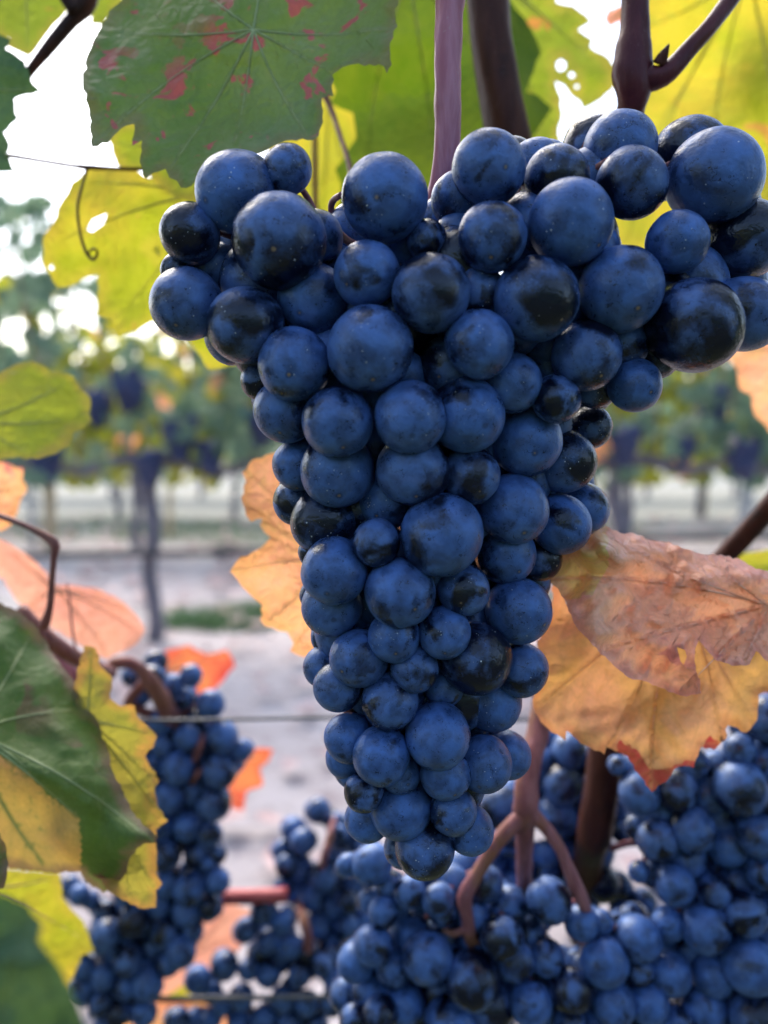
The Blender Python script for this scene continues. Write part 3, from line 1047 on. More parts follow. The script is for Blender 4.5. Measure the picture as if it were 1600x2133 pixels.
MAIN = [
    (497, 402, 85, 1), (599, 353, 51, 2), (581, 502, 99, 0), (397, 487, 64, 2), (372, 562, 36, 4), (389, 633, 76, 1), (512, 677, 79, 1),
    (653, 624, 75, 1.5), (659, 495, 57, 3), (801, 413, 90, 0), (765, 572, 69, 1.2), (771, 727, 91, 0), (614, 759, 77, 1), (485, 700, 60, 4),
    (543, 793, 42, 4), (596, 856, 68, 2.5), (703, 880, 75, .3), (855, 868, 76, .3), (972, 864, 79, .8), (898, 610, 82, 0), (998, 716, 71, .2),
    (1026, 494, 72, .3), (1018, 350, 77, .6), (957, 417, 60, 2.5), (1188, 463, 89, 0), (1118, 345, 56, 3), (1160, 370, 66, 2), (1292, 310, 76, 2),
    (1235, 312, 64, 3), (1316, 381, 73, 1), (1487, 371, 98, .3), (1440, 322, 76, 2), (1411, 504, 65, .3), (1552, 498, 83, 2), (1293, 603, 89, .6),
    (1117, 622, 88, .6), (1446, 676, 97, 0), (1550, 653, 76, 1.5), (1465, 612, 45, 4), (1222, 740, 74, 3), (1358, 728, 62, 3), (1322, 803, 56, 4),
    (1063, 797, 64, 2), (1158, 832, 50, 3), (1228, 890, 47, 3.5), (1096, 919, 74, 1.6), (1175, 960, 67, 2.4), (980, 990, 61, 2), (860, 980, 77, 1),
    (703, 980, 78, 1), (622, 968, 54, 3), (618, 1045, 50, 3), (677, 1084, 71, 2), (1070, 1060, 74, 2), (1215, 1058, 53, 4), (1167, 1092, 62, 3),
    (921, 1113, 86, 1.4), (808, 1040, 62, 3), (784, 1130, 50, 2.2), (1052, 1152, 64, 3), (1125, 1165, 46, 4), (697, 1188, 70, 3), (833, 1233, 74, 2.4),
    (966, 1229, 55, 2.6), (692, 1263, 64, 4), (1080, 1272, 70, 4), (821, 1326, 55, 3.2), (926, 1317, 55, 3), (747, 1370, 62, 4), (991, 1370, 76, 3.2),
    (864, 1392, 51, 4), (1085, 1395, 58, 5), (673, 1388, 42, 6), (705, 1431, 53, 5), (690, 1325, 42, 6), (655, 1150, 34, 5),
    (812, 1460, 60, 5), (912, 1532, 68, 5), (795, 1573, 60, 5.6), (727, 1537, 52, 6), (722, 1579, 44, 7), (1023, 1457, 63, 5), (925, 1430, 42, 6),
    (834, 1608, 44, 7), (928, 1612, 54, 6.5), (1009, 1590, 58, 7), (1055, 1572, 50, 8), (836, 1682, 64, 7), (758, 1650, 42, 8), (765, 1706, 48, 8),
    (944, 1690, 50, 8), (978, 1728, 50, 8.5), (885, 1765, 63, 8), (842, 1765, 42, 9),
    # inner berries that show in the gaps
    (890, 500, 42, 5), (940, 520, 50, 5), (1000, 610, 55, 4), (930, 760, 60, 5), (1010, 830, 60, 5), (840, 780, 50, 5), (1230, 520, 60, 5),
    (1150, 720, 60, 5), (1400, 610, 55, 5), (770, 640, 50, 5), (450, 560, 55, 5), (700, 560, 50, 5), (1290, 720, 60, 5), (1240, 800, 50, 6),
    (760, 1050, 50, 5), (740, 1290, 50, 6), (900, 1180, 50, 6), (1010, 1300, 50, 6), (770, 1440, 50, 7), (880, 1450, 50, 7), (980, 1500, 55, 7.5),
    (1090, 1210, 55, 6), (640, 920, 50, 5), (1040, 880, 55, 5), (1120, 1000, 55, 5), (860, 1560, 50, 8), (960, 1640, 50, 8.5), (660, 1240, 36, 7),
]


def d_main(x, y):
    yy = max(0, y - 700)
    d = .150 + yy * .000012
    ax = 800 if y > 850 else 900
    half = 330 if y > 850 else 640
    d += .014 * min(1.3, (abs(x - ax) / half)) ** 2
    if y < 420: d += .004
    return d


make_bunch('large sharp bunch of blue black grapes with two shoulders, front and centre', MAIN, d_main,
           [(940, -140, 66, .176), (939, -20, 64, .176), (934, 60, 58, .176), (933, 180, 56, .176), (931, 300, 54, .178), (920, 380, 50, .180), (902, 440, 44, .183),
            (900, 500, 44, .185), (890, 640, 34, .19), (880, 900, 30, .195), (880, 1200, 26, .205), (860, 1500, 20, .22), (870, 1700, 12, .235)],
           True, 130, 3, branches=[
               [(902, 500, 34, .184), (800, 545, 28, .180), (700, 590, 26, .176), (600, 592, 24, .172), (470, 588, 24, .168), (410, 560, 16, .170), (430, 470, 12, .172)],
               [(905, 500, 34, .184), (1050, 545, 28, .181), (1200, 560, 24, .180), (1350, 570, 26, .179), (1450, 560, 20, .178), (1520, 520, 14, .178)],
               [(1180, 560, 16, .180), (1170, 470, 14, .178), (1180, 420, 12, .176)],
               [(720, 585, 16, .178), (655, 440, 14, .176), (630, 395, 13, .172)],
               [(730, 580, 14, .178), (690, 440, 14, .178), (712, 405, 13, .172)],
               [(870, 560, 18, .172), (862, 530, 22, .168), (860, 505, 22, .166)]])

CEN = [(912, 1873, 35, 0), (925, 1903, 28, 1.5), (854, 1858, 34, .5), (814, 1842, 30, 1.5), (774, 1873, 28, 2), (800, 1898, 33, 1), (854, 1942, 46, .2), (778, 1969, 43, .4),
       (891, 1995, 53, 0), (742, 2003, 40, 1), (771, 2065, 39, 1), (986, 2042, 59, 0), (1022, 2095, 50, 1), (792, 2112, 38, .5), (842, 2090, 42, 1), (860, 2045, 40, 2),
       (943, 2135, 60, 1), (1045, 1953, 46, .3), (1060, 1886, 40, 1), (1144, 1875, 46, .2), (1072, 2000, 44, 1.2), (1212, 1922, 37, 1), (1252, 1920, 26, 2), (1258, 2001, 53, .3),
       (1328, 1955, 48, .8), (1282, 1930, 27, 1), (1315, 1915, 34, 2), (1330, 2022, 31, 1), (1190, 2062, 47, .5), (1168, 2038, 34, 1.5), (1278, 2090, 46, .5), (1348, 2088, 45, .6),
       (1105, 2090, 46, 1), (1140, 1995, 38, 2.5), (1197, 2005, 30, 2), (1190, 2135, 38, 1.2), (1020, 2150, 50, 1), (776, 1800, 42, 2), (725, 1802, 25, 3), (930, 1950, 34, 3), (985, 1965, 36, 3), (1100, 1945, 40, 3), (820, 2015, 38, 3), (720, 2070, 34, 3), (1060, 2050, 44, 3), (1150, 2120, 44, 3),
       (985, 1905, 34, 3.5), (740, 2125, 34, 2), (1240, 2140, 44, 2), (1310, 2145, 44, 2), (880, 2120, 44, 3), (1390, 2130, 40, 3), (940, 1835, 34, 3.5), (880, 1815, 34, 4), (1010, 1840, 38, 4.5)]
make_bunch('blurred blue bunch at bottom centre hanging from a mauve three-way forked stalk', CEN, lambda x, y: .252 + .000012 * abs(x - 1040),
           [(1135, 1440, 46, .27), (1122, 1520, 48, .265), (1102, 1600, 46, .258), (1095, 1680, 54, .254), (1094, 1720, 40, .256), (1092, 1800, 34, .262), (1092, 1900, 30, .275), (1080, 2100, 24, .29)],
           True, 110, 5, branches=[
               [(1100, 1690, 38, .254), (1042, 1745, 32, .252), (1000, 1810, 28, .25), (968, 1868, 34, .248), (974, 1910, 26, .25), (980, 1955, 26, .255), (990, 1990, 18, .27)],
               [(1100, 1690, 36, .254), (1135, 1722, 26, .253), (1170, 1775, 24, .252), (1205, 1860, 30, .252), (1222, 1900, 26, .256), (1235, 1960, 18, .27)],
               [(972, 1935, 16, .252), (940, 1945, 14, .255), (920, 1925, 12, .258)],
               [(978, 1955, 20, .254), (1000, 1962, 14, .256)]], stalk_mat=M['fork'], pedicels=True)

RGT = [(1541, 1642, 57, 0), (1472, 1655, 45, 1), (1408, 1645, 44, 1.2), (1332, 1652, 44, 1.5), (1580, 1739, 45, .5), (1518, 1757, 47, .5), (1443, 1728, 47, .6), (1370, 1750, 43, 1), (1325, 1722, 27, 2),
       (1541, 1562, 34, 2), (1492, 1595, 32, 2), (1592, 1588, 46, 1.5), (1600, 1495, 50, 2), (1560, 1510, 40, 3), (1362, 1818, 30, 1), (1405, 1843, 43, .8), (1460, 1838, 30, 1.5), (1487, 1858, 36, 1.2),
       (1530, 1835, 40, 1.5), (1590, 1815, 38, 1.5), (1470, 1933, 52, .3), (1552, 1902, 49, .4), (1565, 2008, 60, .3), (1485, 2028, 45, .7), (1465, 2100, 47, .8), (1395, 2028, 45, 1.8), (1520, 2072, 36, 1.2),
       (1570, 2118, 50, 1), (1392, 1925, 36, 2), (1412, 2132, 34, 1.4), (1331, 1815, 22, 2.5), (1430, 1790, 40, 3), (1500, 1700, 40, 3), (1380, 1690, 40, 3), (1440, 1590, 36, 3.5), (1395, 1600, 32, 3.5), (1600, 1670, 40, 3), (1550, 1790, 40, 3),
       (1430, 1890, 38, 3), (1510, 1960, 40, 3), (1600, 1950, 44, 2), (1430, 1980, 40, 3), (1520, 2140, 40, 2.5), (1640, 2060, 50, 2), (1650, 1760, 50, 2), (1640, 1880, 50, 2), (1375, 1970, 34, 3.5), (1290, 1595, 22, 4), (1640, 1560, 50, 2.5)]
make_bunch('broad blurred bunch at the lower right edge, under the orange autumn leaf', RGT, lambda x, y: .255 + .00001 * abs(x - 1540),
           [(1600, 1380, 34, .31), (1590, 1500, 30, .29), (1560, 1620, 26, .29), (1530, 1800, 22, .285), (1520, 2000, 18, .285), (1520, 2120, 14, .285)], True, 100, 7, stalk_mat=M['fork'],
           branches=[[(1430, 1800, 16, .29), (1370, 1765, 15, .285), (1320, 1755, 15, .283), (1275, 1768, 13, .29)]])

LEF = [(398, 1407, 24, 0), (325, 1379, 25, 1), (315, 1412, 29, .5), (275, 1408, 23, 1), (360, 1427, 24, .8), (438, 1467, 31, 0), (337, 1502, 28, 1), (390, 1536, 29, .2), (462, 1537, 36, .5), (371, 1598, 37, .5),
       (456, 1604, 37, .2), (503, 1562, 23, 1.5), (487, 1588, 21, 1), (446, 1673, 36, .3), (350, 1660, 35, 1), (310, 1590, 30, 1.5), (390, 1722, 30, 1), (437, 1738, 27, 1), (411, 1780, 28, .3), (452, 1780, 21, .6),
       (432, 1801, 15, .2), (394, 1852, 35, .2), (453, 1835, 27, .6), (439, 1890, 25, 1), (390, 1898, 31, .8), (348, 1945, 35, .2), (377, 1983, 31, .1), (315, 1972, 23, .8), (403, 1938, 22, 1), (220, 1950, 35, .4),
       (280, 1917, 35, .6), (145, 1846, 23, .5), (166, 1864, 22, .4), (188, 1874, 19, .6), (268, 2003, 29, .5), (173, 2016, 25, .6), (168, 2062, 29, .4), (211, 2090, 26, .3), (262, 2057, 24, .5), (308, 2050, 33, .7),
       (215, 2035, 29, 1.5), (222, 1900, 27, 1.2), (345, 1780, 34, 1), (350, 1840, 32, 1.5), (330, 1720, 32, 1.5), (400, 1650, 28, 2), (410, 1570, 28, 2), (340, 1550, 28, 2), (300, 1640, 30, 2), (330, 1880, 32, 1.5), (250, 1960, 30, 2),
       (300, 2010, 28, 2), (350, 2010, 24, 2.5), (250, 2110, 26, 1.5), (300, 2110, 28, 1.8), (420, 1830, 28, 2), (360, 1470, 26, 2), (410, 1500, 24, 2.5), (290, 1450, 24, 2), (385, 1455, 22, 1.5), (230, 2000, 28, 2.5), (180, 1960, 24, 2),
       (350, 1900, 30, 2.5), (300, 1520, 28, 2.5), (300, 1780, 34, 2), (270, 1850, 34, 2), (220, 2135, 26, 1.5), (285, 1700, 34, 2), (265, 1580, 30, 2.5)]
make_bunch('long blurred dark bunch at lower left behind the green leaf and the wire', LEF, lambda x, y: .37 + .00002 * abs(x - 340),
           [(150, 1385, 26, .345), (215, 1400, 30, .345), (245, 1380, 26, .345), (285, 1388, 26, .348), (318, 1425, 34, .352), (345, 1475, 40, .362), (375, 1540, 30, .385), (400, 1700, 22, .39), (380, 1850, 20, .395), (320, 2000, 16, .395)],
           False, 110, 9, stalk_mat=M['shoot_red'], pedicels=False,
           branches=[[(400, 1600, 10, .375), (415, 1560, 14, .366), (425, 1530, 10, .372)], [(395, 1640, 10, .38), (410, 1615, 12, .366), (420, 1600, 9, .37)],
                     [(300, 1420, 22, .358), (270, 1470, 24, .365), (350, 1490, 20, .375), (410, 1470, 14, .38)]])

MID = [(663, 1688, 27, 0), (612, 1727, 25, .5), (632, 1752, 28, .2), (588, 1770, 21, 1), (597, 1802, 25, .5), (587, 1843, 17, .5), (672, 1828, 30, .3), (625, 1810, 28, 1.5), (700, 1712, 21, 1), (706, 1738, 21, .8),
       (716, 1782, 21, 1.5), (722, 1877, 27, .5), (690, 1780, 20, 2), (650, 1870, 28, 1.5), (620, 1860, 26, 2), (690, 1890, 28, 1.5), (740, 1840, 28, 2), (760, 1760, 26, 3), (720, 1930, 28, 1.5), (660, 1930, 28, 2), (690, 1970, 28, 2), (730, 1720, 24, 3), (760, 1920, 28, 2.5)]
make_bunch('small blurred bunch left of the big bunch tip, with a dark red stalk', MID, lambda x, y: .42 + .00002 * abs(x - 660),
           [(700, 1700, 14, .44), (692, 1718, 12, .412), (684, 1755, 17, .403), (674, 1790, 14, .405), (665, 1850, 14, .45), (670, 1930, 12, .46)], False, 60, 13, stalk_mat=M['rachis'], pedicels=False)

LOW = [(549, 1896, 27, .3), (589, 1918, 27, 0), (513, 1936, 25, .5), (560, 1960, 27, 1.5), (603, 1972, 27, 1.2), (468, 2009, 28, .2), (517, 2020, 22, .4), (413, 2040, 28, .4), (624, 2031, 25, .2), (670, 2012, 24, .5), (502, 2077, 26, .6),
       (463, 2094, 22, .8), (368, 2125, 26, .8), (590, 2080, 27, 1), (640, 2090, 26, 1), (550, 2120, 27, 1), (692, 2090, 26, 1), (700, 2045, 26, 1.2), (560, 2030, 27, 2), (440, 2065, 24, 2), (540, 1985, 25, 2), (640, 1985, 25, 2), (600, 2130, 27, 2), (660, 2135, 26, 2),
       (500, 2130, 26, 2), (440, 2125, 22, 2), (700, 1995, 26, 2.5), (410, 2120, 22, 2.5)]
make_bunch('very dark blurred bunch at the bottom edge beneath the cut red stub', LOW, lambda x, y: .40,
           [(618, 1875, 14, .43), (632, 1915, 20, .40), (642, 1975, 20, .40), (625, 2060, 14, .43), (560, 2120, 12, .44)], False, 70, 15, stalk_mat=M['rachis'], pedicels=False)

BAK = [(1172, 1634, 44, 0), (1243, 1772, 37, 0), (1256, 1843, 37, .4), (1135, 1778, 29, .5), (1138, 1816, 26, .6), (1160, 1702, 42, 1), (1045, 1680, 48, 1), (968, 1806, 45, .5), (1062, 1745, 40, 1.5), (1075, 1650, 38, 2), (1120, 1590, 38, 2),
       (1215, 1700, 40, 2), (1235, 1650, 38, 2), (1185, 1565, 38, 2), (1290, 1665, 36, 2), (1300, 1725, 32, 2), (1190, 1835, 36, 1.5), (1010, 1872, 36, 2), (1070, 1848, 34, 2), (1130, 1855, 34, 2.5), (1090, 1795, 36, 3), (1180, 1780, 36, 3), (1020, 1790, 38, 2), (1210, 1880, 34, 2), (1300, 1890, 30, 3),
       (1300, 1600, 24, 3), (1240, 1590, 32, 3), (1135, 1540, 34, 3), (1070, 1600, 36, 3), (1010, 1740, 38, 3), (1340, 1880, 28, 3), (1290, 1845, 28, 3), (1350, 1900, 26, 3)]
make_bunch('shaded dark bunch behind the forked mauve stalk, between cane and orange leaf', BAK, lambda x, y: .315,
           [(1200, 1480, 20, .37), (1190, 1600, 18, .35), (1180, 1750, 16, .35), (1170, 1850, 14, .35)], False, 70, 17, stalk_mat=M['rachis'], pedicels=False)

# ------------------------------------------------------------------ canes and shoots
def single(name, spec, mat, label, cat, sides=16, rough=.08, step=None):
    o0 = P(spec[0][0], spec[0][1], spec[0][3])
    o = pxtube(name, spec, mat, None, sides, rough, origin=o0, step=step)
    tag(o, label, cat)
    return o


single('vine_cane', [(1000, -160, 92, .25), (1012, -40, 90, .25), (1018, 40, 88, .25), (1034, 150, 90, .25), (1058, 290, 94, .252), (1110, 560, 84, .26), (1180, 900, 76, .28), (1245, 1250, 72, .285), (1262, 1500, 74, .287), (1258, 1600, 74, .287), (1238, 1740, 70, .290), (1225, 1800, 60, .31), (1215, 1950, 60, .34)],
       M['cane'], 'thick dark brown cane running down behind the big bunch, right of its mauve stalk', 'cane', 18, .10, .004)
sr = thing('forked_shoot', 'dark purple forked shoot with a small bud at the upper right', 'shoot', P(1320, -60, .2))
o0 = sr.location.copy()
pxtube('main_shoot', [(1322, -160, 56, .2), (1323, -30, 56, .2), (1322, 60, 60, .2), (1318, 110, 76, .2), (1318, 150, 86, .2), (1320, 190, 74, .2), (1316, 220, 58, .202), (1308, 260, 54, .206), (1300, 330, 50, .21)], M['shoot'], sr, 20, .08, o0, .0015)
pxtube('side_shoot', [(1325, 160, 60, .2), (1352, 164, 54, .199), (1382, 158, 44, .198), (1408, 134, 40, .198), (1440, 98, 36, .198), (1480, 54, 34, .198), (1520, 0, 36, .2), (1590, -100, 34, .2)], M['shoot'], sr, 16, .06, o0, .0015)
pxtube('bud', [(1372, 134, 30, .197), (1380, 118, 24, .196), (1388, 104, 13, .195), (1394, 91, 2, .195)], M['cane'], sr, 10, .1, o0, .001)
single('leaning_cane', [(1440, 1225, 44, .30), (1500, 1170, 44, .29), (1560, 1105, 46, .28), (1620, 1035, 46, .27), (1720, 900, 46, .26)], M['cane'],
       'brown cane slanting up to the right edge behind the pink leaf', 'cane', 14, .12)
single('red_stub', [(440, 1868, 30, .40), (500, 1868, 31, .40), (560, 1866, 31, .40), (597, 1864, 33, .40)], plain('red_stub', (.38, .05, .06), (.55, .12, .12), 120, .5),
       'short bright red stub of shoot lying level between the lower bunches', 'shoot')
tw = thing('brown_twig', 'dark brown twig with a fork crossing the white sky at top left', 'twig', P(165, 22, .26))
o0 = tw.location.copy()
pxtube('stem', [(40, 185, 16, .262), (62, 148, 20, .26), (110, 88, 28, .26), (150, 42, 30, .26), (166, 20, 42, .26), (180, 0, 46, .26), (200, -60, 34, .26)], M['cane'], tw, 12, .12, o0, .003)
pxtube('side_stem', [(160, 26, 30, .258), (140, 0, 26, .257), (110, -50, 24, .255)], M['cane'], tw, 12, .1, o0, .003)
td = thing('tendril', 'thin curled tendril hanging from a level twig at upper left', 'tendril', P(180, 350, .25))
o0 = td.location.copy()
pxtube('level_twig', [(-60, 312, 8, .255), (12, 323, 9, .25), (80, 334, 8, .25), (150, 345, 8, .25), (180, 348, 11, .25), (240, 351, 8, .255), (330, 354, 8, .26)], M['cane'], td, 8, .1, o0)
pxtube('curl', [(182, 350, 7, .25), (172, 385, 6, .249), (162, 430, 6, .249), (166, 480, 6, .25), (178, 522, 7, .25), (192, 540, 7, .249), (203, 530, 6, .247), (198, 518, 5, .246), (186, 524, 4, .246), (188, 537, 4, .248)], M['cane'], td, 8, .1, o0)
single('leaf_stalk', [(-70, 1050, 10, .25), (0, 1075, 12, .25), (60, 1098, 13, .25), (112, 1130, 22, .25), (112, 1160, 14, .251), (108, 1210, 14, .254), (105, 1260, 15, .258), (92, 1305, 22, .262)], M['shoot_red'],
       'thin reddish leaf stalk with a sharp elbow at the left edge', 'stalk', 10, .1, .0015)
single('side_stalk', [(140, 1215, 5, .29), (146, 1260, 5, .288), (152, 1320, 6, .285), (165, 1385, 7, .283)], M['shoot_red'], 'fine straight stalk in front of the pink orange leaf at left', 'stalk', 6)
single('reddish_cane', [(40, 1270, 36, .27), (85, 1318, 36, .27), (130, 1352, 34, .272), (165, 1375, 32, .28), (205, 1392, 30, .30), (230, 1402, 28, .33)], M['shoot_red'],
       'brown red cane leading from the elbow stalk to the lower left bunch', 'cane', 12, .12)
single('mauve_cane', [(95, 1330, 36, .30), (130, 1375, 36, .30), (160, 1420, 34, .30), (190, 1470, 30, .31)], M['peduncle'], 'mauve cane behind the green leaf edge at lower left', 'cane', 12, .1)
single('yellow_leaf_stalk', [(655, 180, 15, .30), (656, 300, 14, .30), (657, 420, 14, .30), (660, 520, 14, .30)], M['olive'], 'upright pale olive stalk between green leaf and big bunch', 'stalk', 8)
single('brown_leaf_stalk', [(672, 190, 16, .27), (690, 228, 12, .268), (710, 285, 10, .262), (728, 345, 11, .255), (735, 400, 10, .25)], M['shoot_red'], 'thin brown leaf stalk slanting down to the round berry at top centre', 'stalk', 8)

# wires of the near trellis
def wire(y0, y1, d, wpx, label):
    a = P(-900, y0, d); b = P(2600, y1, d)
    n = 24
    pts = [a.lerp(b, k / n) + Vector((0, 0, .0006 * math.sin(k * 1.3))) for k in range(n + 1)]
    o = tube('trellis_wire', pts, [wpx / 2 * d / F] * len(pts), M['wire'], None, 10, step=.02)
    tag(o, label, 'wire')


wire(1500, 1494, .335, 8, 'straight grey trellis wire crossing in front of the lower left bunch')
wire(2074, 2086, .385, 12, 'blurred grey trellis wire close to the bottom edge')

# ------------------------------------------------------------------ traced leaves
VY, VO, VP = 'vein_yellow', 'vein_orange', 'vein_pale'
traced_leaf('large dull green leaf with crimson blotches, hanging above the left shoulder of the bunch',
            [(255, 0), (228, 22), (200, 75), (180, 120), (172, 175), (186, 230), (192, 306), (225, 298), (236, 284), (262, 262), (280, 258), (276, 303), (296, 292), (292, 326), (297, 362), (304, 372),
             (320, 360), (345, 352), (353, 370), (368, 376), (377, 391), (398, 388), (416, 372), (440, 350), (480, 340), (549, 316), (580, 300), (608, 292), (652, 292), (664, 283), (672, 244),
             (670, 205), (695, 200), (692, 156), (725, 136), (770, 134), (800, 138), (806, 153), (816, 135), (812, 90), (828, 55), (822, 20), (850, -40), (830, -150), (740, -260), (600, -300), (420, -250), (300, -130)],
            M['green_spot'], .205, (528, 62), [(490, 300), (350, 355), (215, 285), (210, 60), (690, 150), (800, 60), (640, 280), (560, -220), (330, -120)], grad=(-.03, -.045), step=11, seed=1,
            wave=.010, wl=260, teeth=4, vein_w=5)
traced_leaf('dark backlit green leaf behind the mauve stalk and the brown cane',
            [(700, 190), (688, 215), (735, 235), (742, 287), (716, 331), (698, 353), (711, 384), (705, 440), (715, 490), (800, 500), (900, 470), (1000, 400), (1107, 290), (1150, 225), (1120, 198), (1096, 192),
             (1105, 165), (1128, 110), (1106, 60), (1062, 0), (1020, -120), (850, -180), (690, -80), (670, 100)],
            M['green_back'], .31, (850, -60), [(760, 420), (920, 420), (1090, 260), (1080, 60), (690, 200)], grad=(.02, 0), step=22, seed=2, wave=.015, vein_mat=M[VY])
traced_leaf('yellow leaf filling the gap left of the round top berry',
            [(610, 150), (700, 170), (770, 230), (790, 330), (760, 420), (740, 520), (680, 560), (630, 500), (590, 430), (560, 350), (560, 230)],
            M['yellow'], .36, (680, 120), [(660, 520), (740, 420), (590, 380)], step=26, seed=3, vein_mat=M[VY], grad=(.04, 0))
traced_leaf('yellow leaf with a ragged edge against white sky, right of the brown cane',
            [(1040, -120), (1150, -100), (1160, 5), (1195, 12), (1232, 45), (1205, 62), (1235, 82), (1230, 98), (1270, 122), (1285, 150), (1278, 185), (1240, 215), (1215, 228), (1208, 212), (1190, 200), (1175, 178), (1157, 170), (1170, 205),
             (1170, 250), (1163, 278), (1172, 310), (1150, 380), (1040, 380), (1000, 200)],
            M['yellow_green'], .33, (1050, -40), [(1240, 130), (1150, 60), (1130, 330), (1060, 340)], holes=[[(1160, 130), (1168, 124), (1178, 130), (1178, 142), (1168, 149), (1160, 142)], [(1184, 154), (1192, 150), (1198, 158), (1189, 163)], [(1198, 178), (1204, 176), (1205, 184), (1199, 184)]], step=16, seed=4, vein_mat=M[VY])
traced_leaf('broad yellow leaf behind the forked shoot in the upper right corner',
            [(1335, -120), (1720, -120), (1760, 250), (1700, 430), (1640, 520), (1590, 440), (1560, 420), (1500, 420), (1440, 470), (1380, 540), (1290, 560), (1240, 520), (1230, 430), (1290, 380), (1330, 300), (1300, 210), (1290, 90)],
            M['yellow'], .34, (1560, -60), [(1340, 60), (1330, 330), (1480, 380), (1650, 420), (1300, 520)], step=20, seed=5, wave=.018, vein_mat=M[VY], grad=(0, .03))
traced_leaf('small reddish leaf tip in the white gap at top right',
            [(1258, 40), (1270, 18), (1300, 12), (1310, 30), (1290, 48), (1268, 56)], M['pink_orange'], .34, (1300, 20), [(1266, 48)], step=8, seed=6, teeth=0)
traced_leaf('yellow orange leaf at the right edge below the bunch shoulder',
            [(1512, 742), (1528, 705), (1570, 680), (1640, 660), (1760, 640), (1790, 850), (1700, 960), (1640, 960), (1595, 885), (1572, 865), (1566, 822), (1542, 812), (1534, 768)],
            M['orange'], .37, (1700, 700), [(1530, 740), (1600, 860), (1680, 930)], step=18, seed=7, vein_mat=M[VY])
traced_leaf('strip of bright yellow leaf under the slanting cane at the right edge',
            [(1480, 1200), (1515, 1165), (1560, 1150), (1640, 1140), (1760, 1170), (1740, 1300), (1600, 1290), (1520, 1250)],
            M['yellow'], .34, (1700, 1180), [(1500, 1195), (1580, 1270)], step=18, seed=8, vein_mat=M[VY])
traced_leaf('big yellow leaf left of the bunch shoulder under the hanging tendril',
            [(125, 425), (112, 462), (92, 490), (88, 550), (120, 600), (150, 596), (175, 580), (204, 572), (200, 655), (232, 664), (250, 697), (284, 690), (325, 668), (370, 690), (402, 722), (436, 770), (492, 760), (560, 720),
             (600, 600), (560, 460), (470, 400), (400, 380), (330, 372), (260, 352), (180, 352), (150, 380)],
            M['yellow'], .285, (430, 400), [(110, 510), (240, 670), (470, 740), (170, 380)], holes=[[(182, 478), (193, 458), (222, 445), (216, 466), (192, 483)], [(102, 556), (108, 550), (113, 558), (107, 563)], [(318, 520), (326, 508), (336, 520), (330, 536)]], step=14, seed=9, wave=.014, vein_mat=M[VY], grad=(.04, .03))
traced_leaf('yellow green leaf between the blotched leaf tip and the tendril twig',
            [(225, 290), (238, 270), (262, 250), (330, 230), (440, 280), (480, 360), (430, 425), (370, 412), (330, 380), (290, 352), (245, 345)],
            M['yellow_green'], .26, (450, 300), [(240, 300), (370, 400)], step=14, seed=10, vein_mat=M[VY])
traced_leaf('yellow leaf in the top left corner above the twig',
            [(-160, -120), (150, -100), (290, -60), (256, 0), (240, 25), (214, 52), (190, 50), (186, 20), (140, 22), (112, 52), (95, 75), (60, 118), (34, 106), (12, 95), (20, 80), (-60, 100)],
            M['yellow_green'], .29, (60, -80), [(60, 100), (210, 30), (-40, 70)], step=16, seed=11, vein_mat=M[VY])
traced_leaf('green leaf with pointed teeth at the left edge before white sky',
            [(-90, 40), (0, 72), (22, 82), (12, 102), (36, 116), (52, 128), (64, 165), (85, 192), (56, 197), (30, 206), (32, 235), (38, 246), (22, 260), (8, 276), (20, 300), (14, 320), (32, 356), (0, 358), (-90, 370), (-160, 200)],
            M['green_far'], .25, (-80, 180), [(80, 190), (25, 340), (10, 90)], step=10, seed=12, teeth=3)
traced_leaf('lime green leaf with orange edge at the left, in front of the far row',
            [(-120, 800), (0, 776), (35, 757), (66, 750), (96, 765), (106, 774), (131, 777), (153, 783), (162, 800), (188, 827), (186, 862), (192, 875), (175, 892), (153, 901), (144, 927), (118, 945), (79, 956), (26, 954), (0, 958), (-120, 960)],
            M['yellow_green'], .27, (-60, 880), [(150, 790), (185, 865), (60, 945)], step=12, seed=13, vein_mat=M[VY], teeth=2, grad=(0, -.08))
traced_leaf('small orange leaf lobe at the left edge above the elbow stalk',
            [(-90, 960), (0, 962), (48, 975), (45, 1000), (57, 1020), (40, 1050), (30, 1080), (15, 1100), (0, 1105), (-80, 1100)],
            M['orange'], .33, (-60, 1020), [(45, 1015)], step=12, seed=14, vein_mat=M[VO], teeth=2)
traced_leaf('pink orange leaf with fan shaped veins left of the far trunk',
            [(-90, 1110), (0, 1124), (26, 1137), (61, 1160), (96, 1190), (110, 1216), (122, 1220), (175, 1223), (206, 1227), (245, 1247), (258, 1255), (280, 1277), (302, 1312), (293, 1330), (276, 1347), (245, 1360), (223, 1374), (192, 1356),
             (131, 1321), (57, 1273), (26, 1238), (9, 1207), (0, 1203), (-90, 1200)],
            M['pink_orange'], .34, (112, 1225), [(290, 1320), (225, 1365), (20, 1150), (270, 1275), (60, 1265)], step=12, seed=15, vein_mat=M[VO], teeth=2)
traced_leaf('olive yellow leaf with toothed edge behind the folded green leaf at lower left',
            [(175, 1345), (200, 1350), (212, 1390), (235, 1415), (230, 1455), (250, 1470), (280, 1470), (285, 1492), (310, 1515), (327, 1535), (320, 1555), (302, 1575), (312, 1595), (332, 1625), (322, 1640), (327, 1675), (350, 1710), (325, 1728),
             (325, 1750), (327, 1785), (325, 1820), (338, 1840), (325, 1855), (325, 1890), (290, 1892), (255, 1875), (228, 1858), (190, 1800), (130, 1600), (150, 1440)],
            M['olive'], .235, (180, 1500), [(320, 1530), (325, 1640), (345, 1708), (320, 1850), (270, 1870), (190, 1350)], step=10, seed=16, vein_mat=M[VY], teeth=3, grad=(0, -.02))
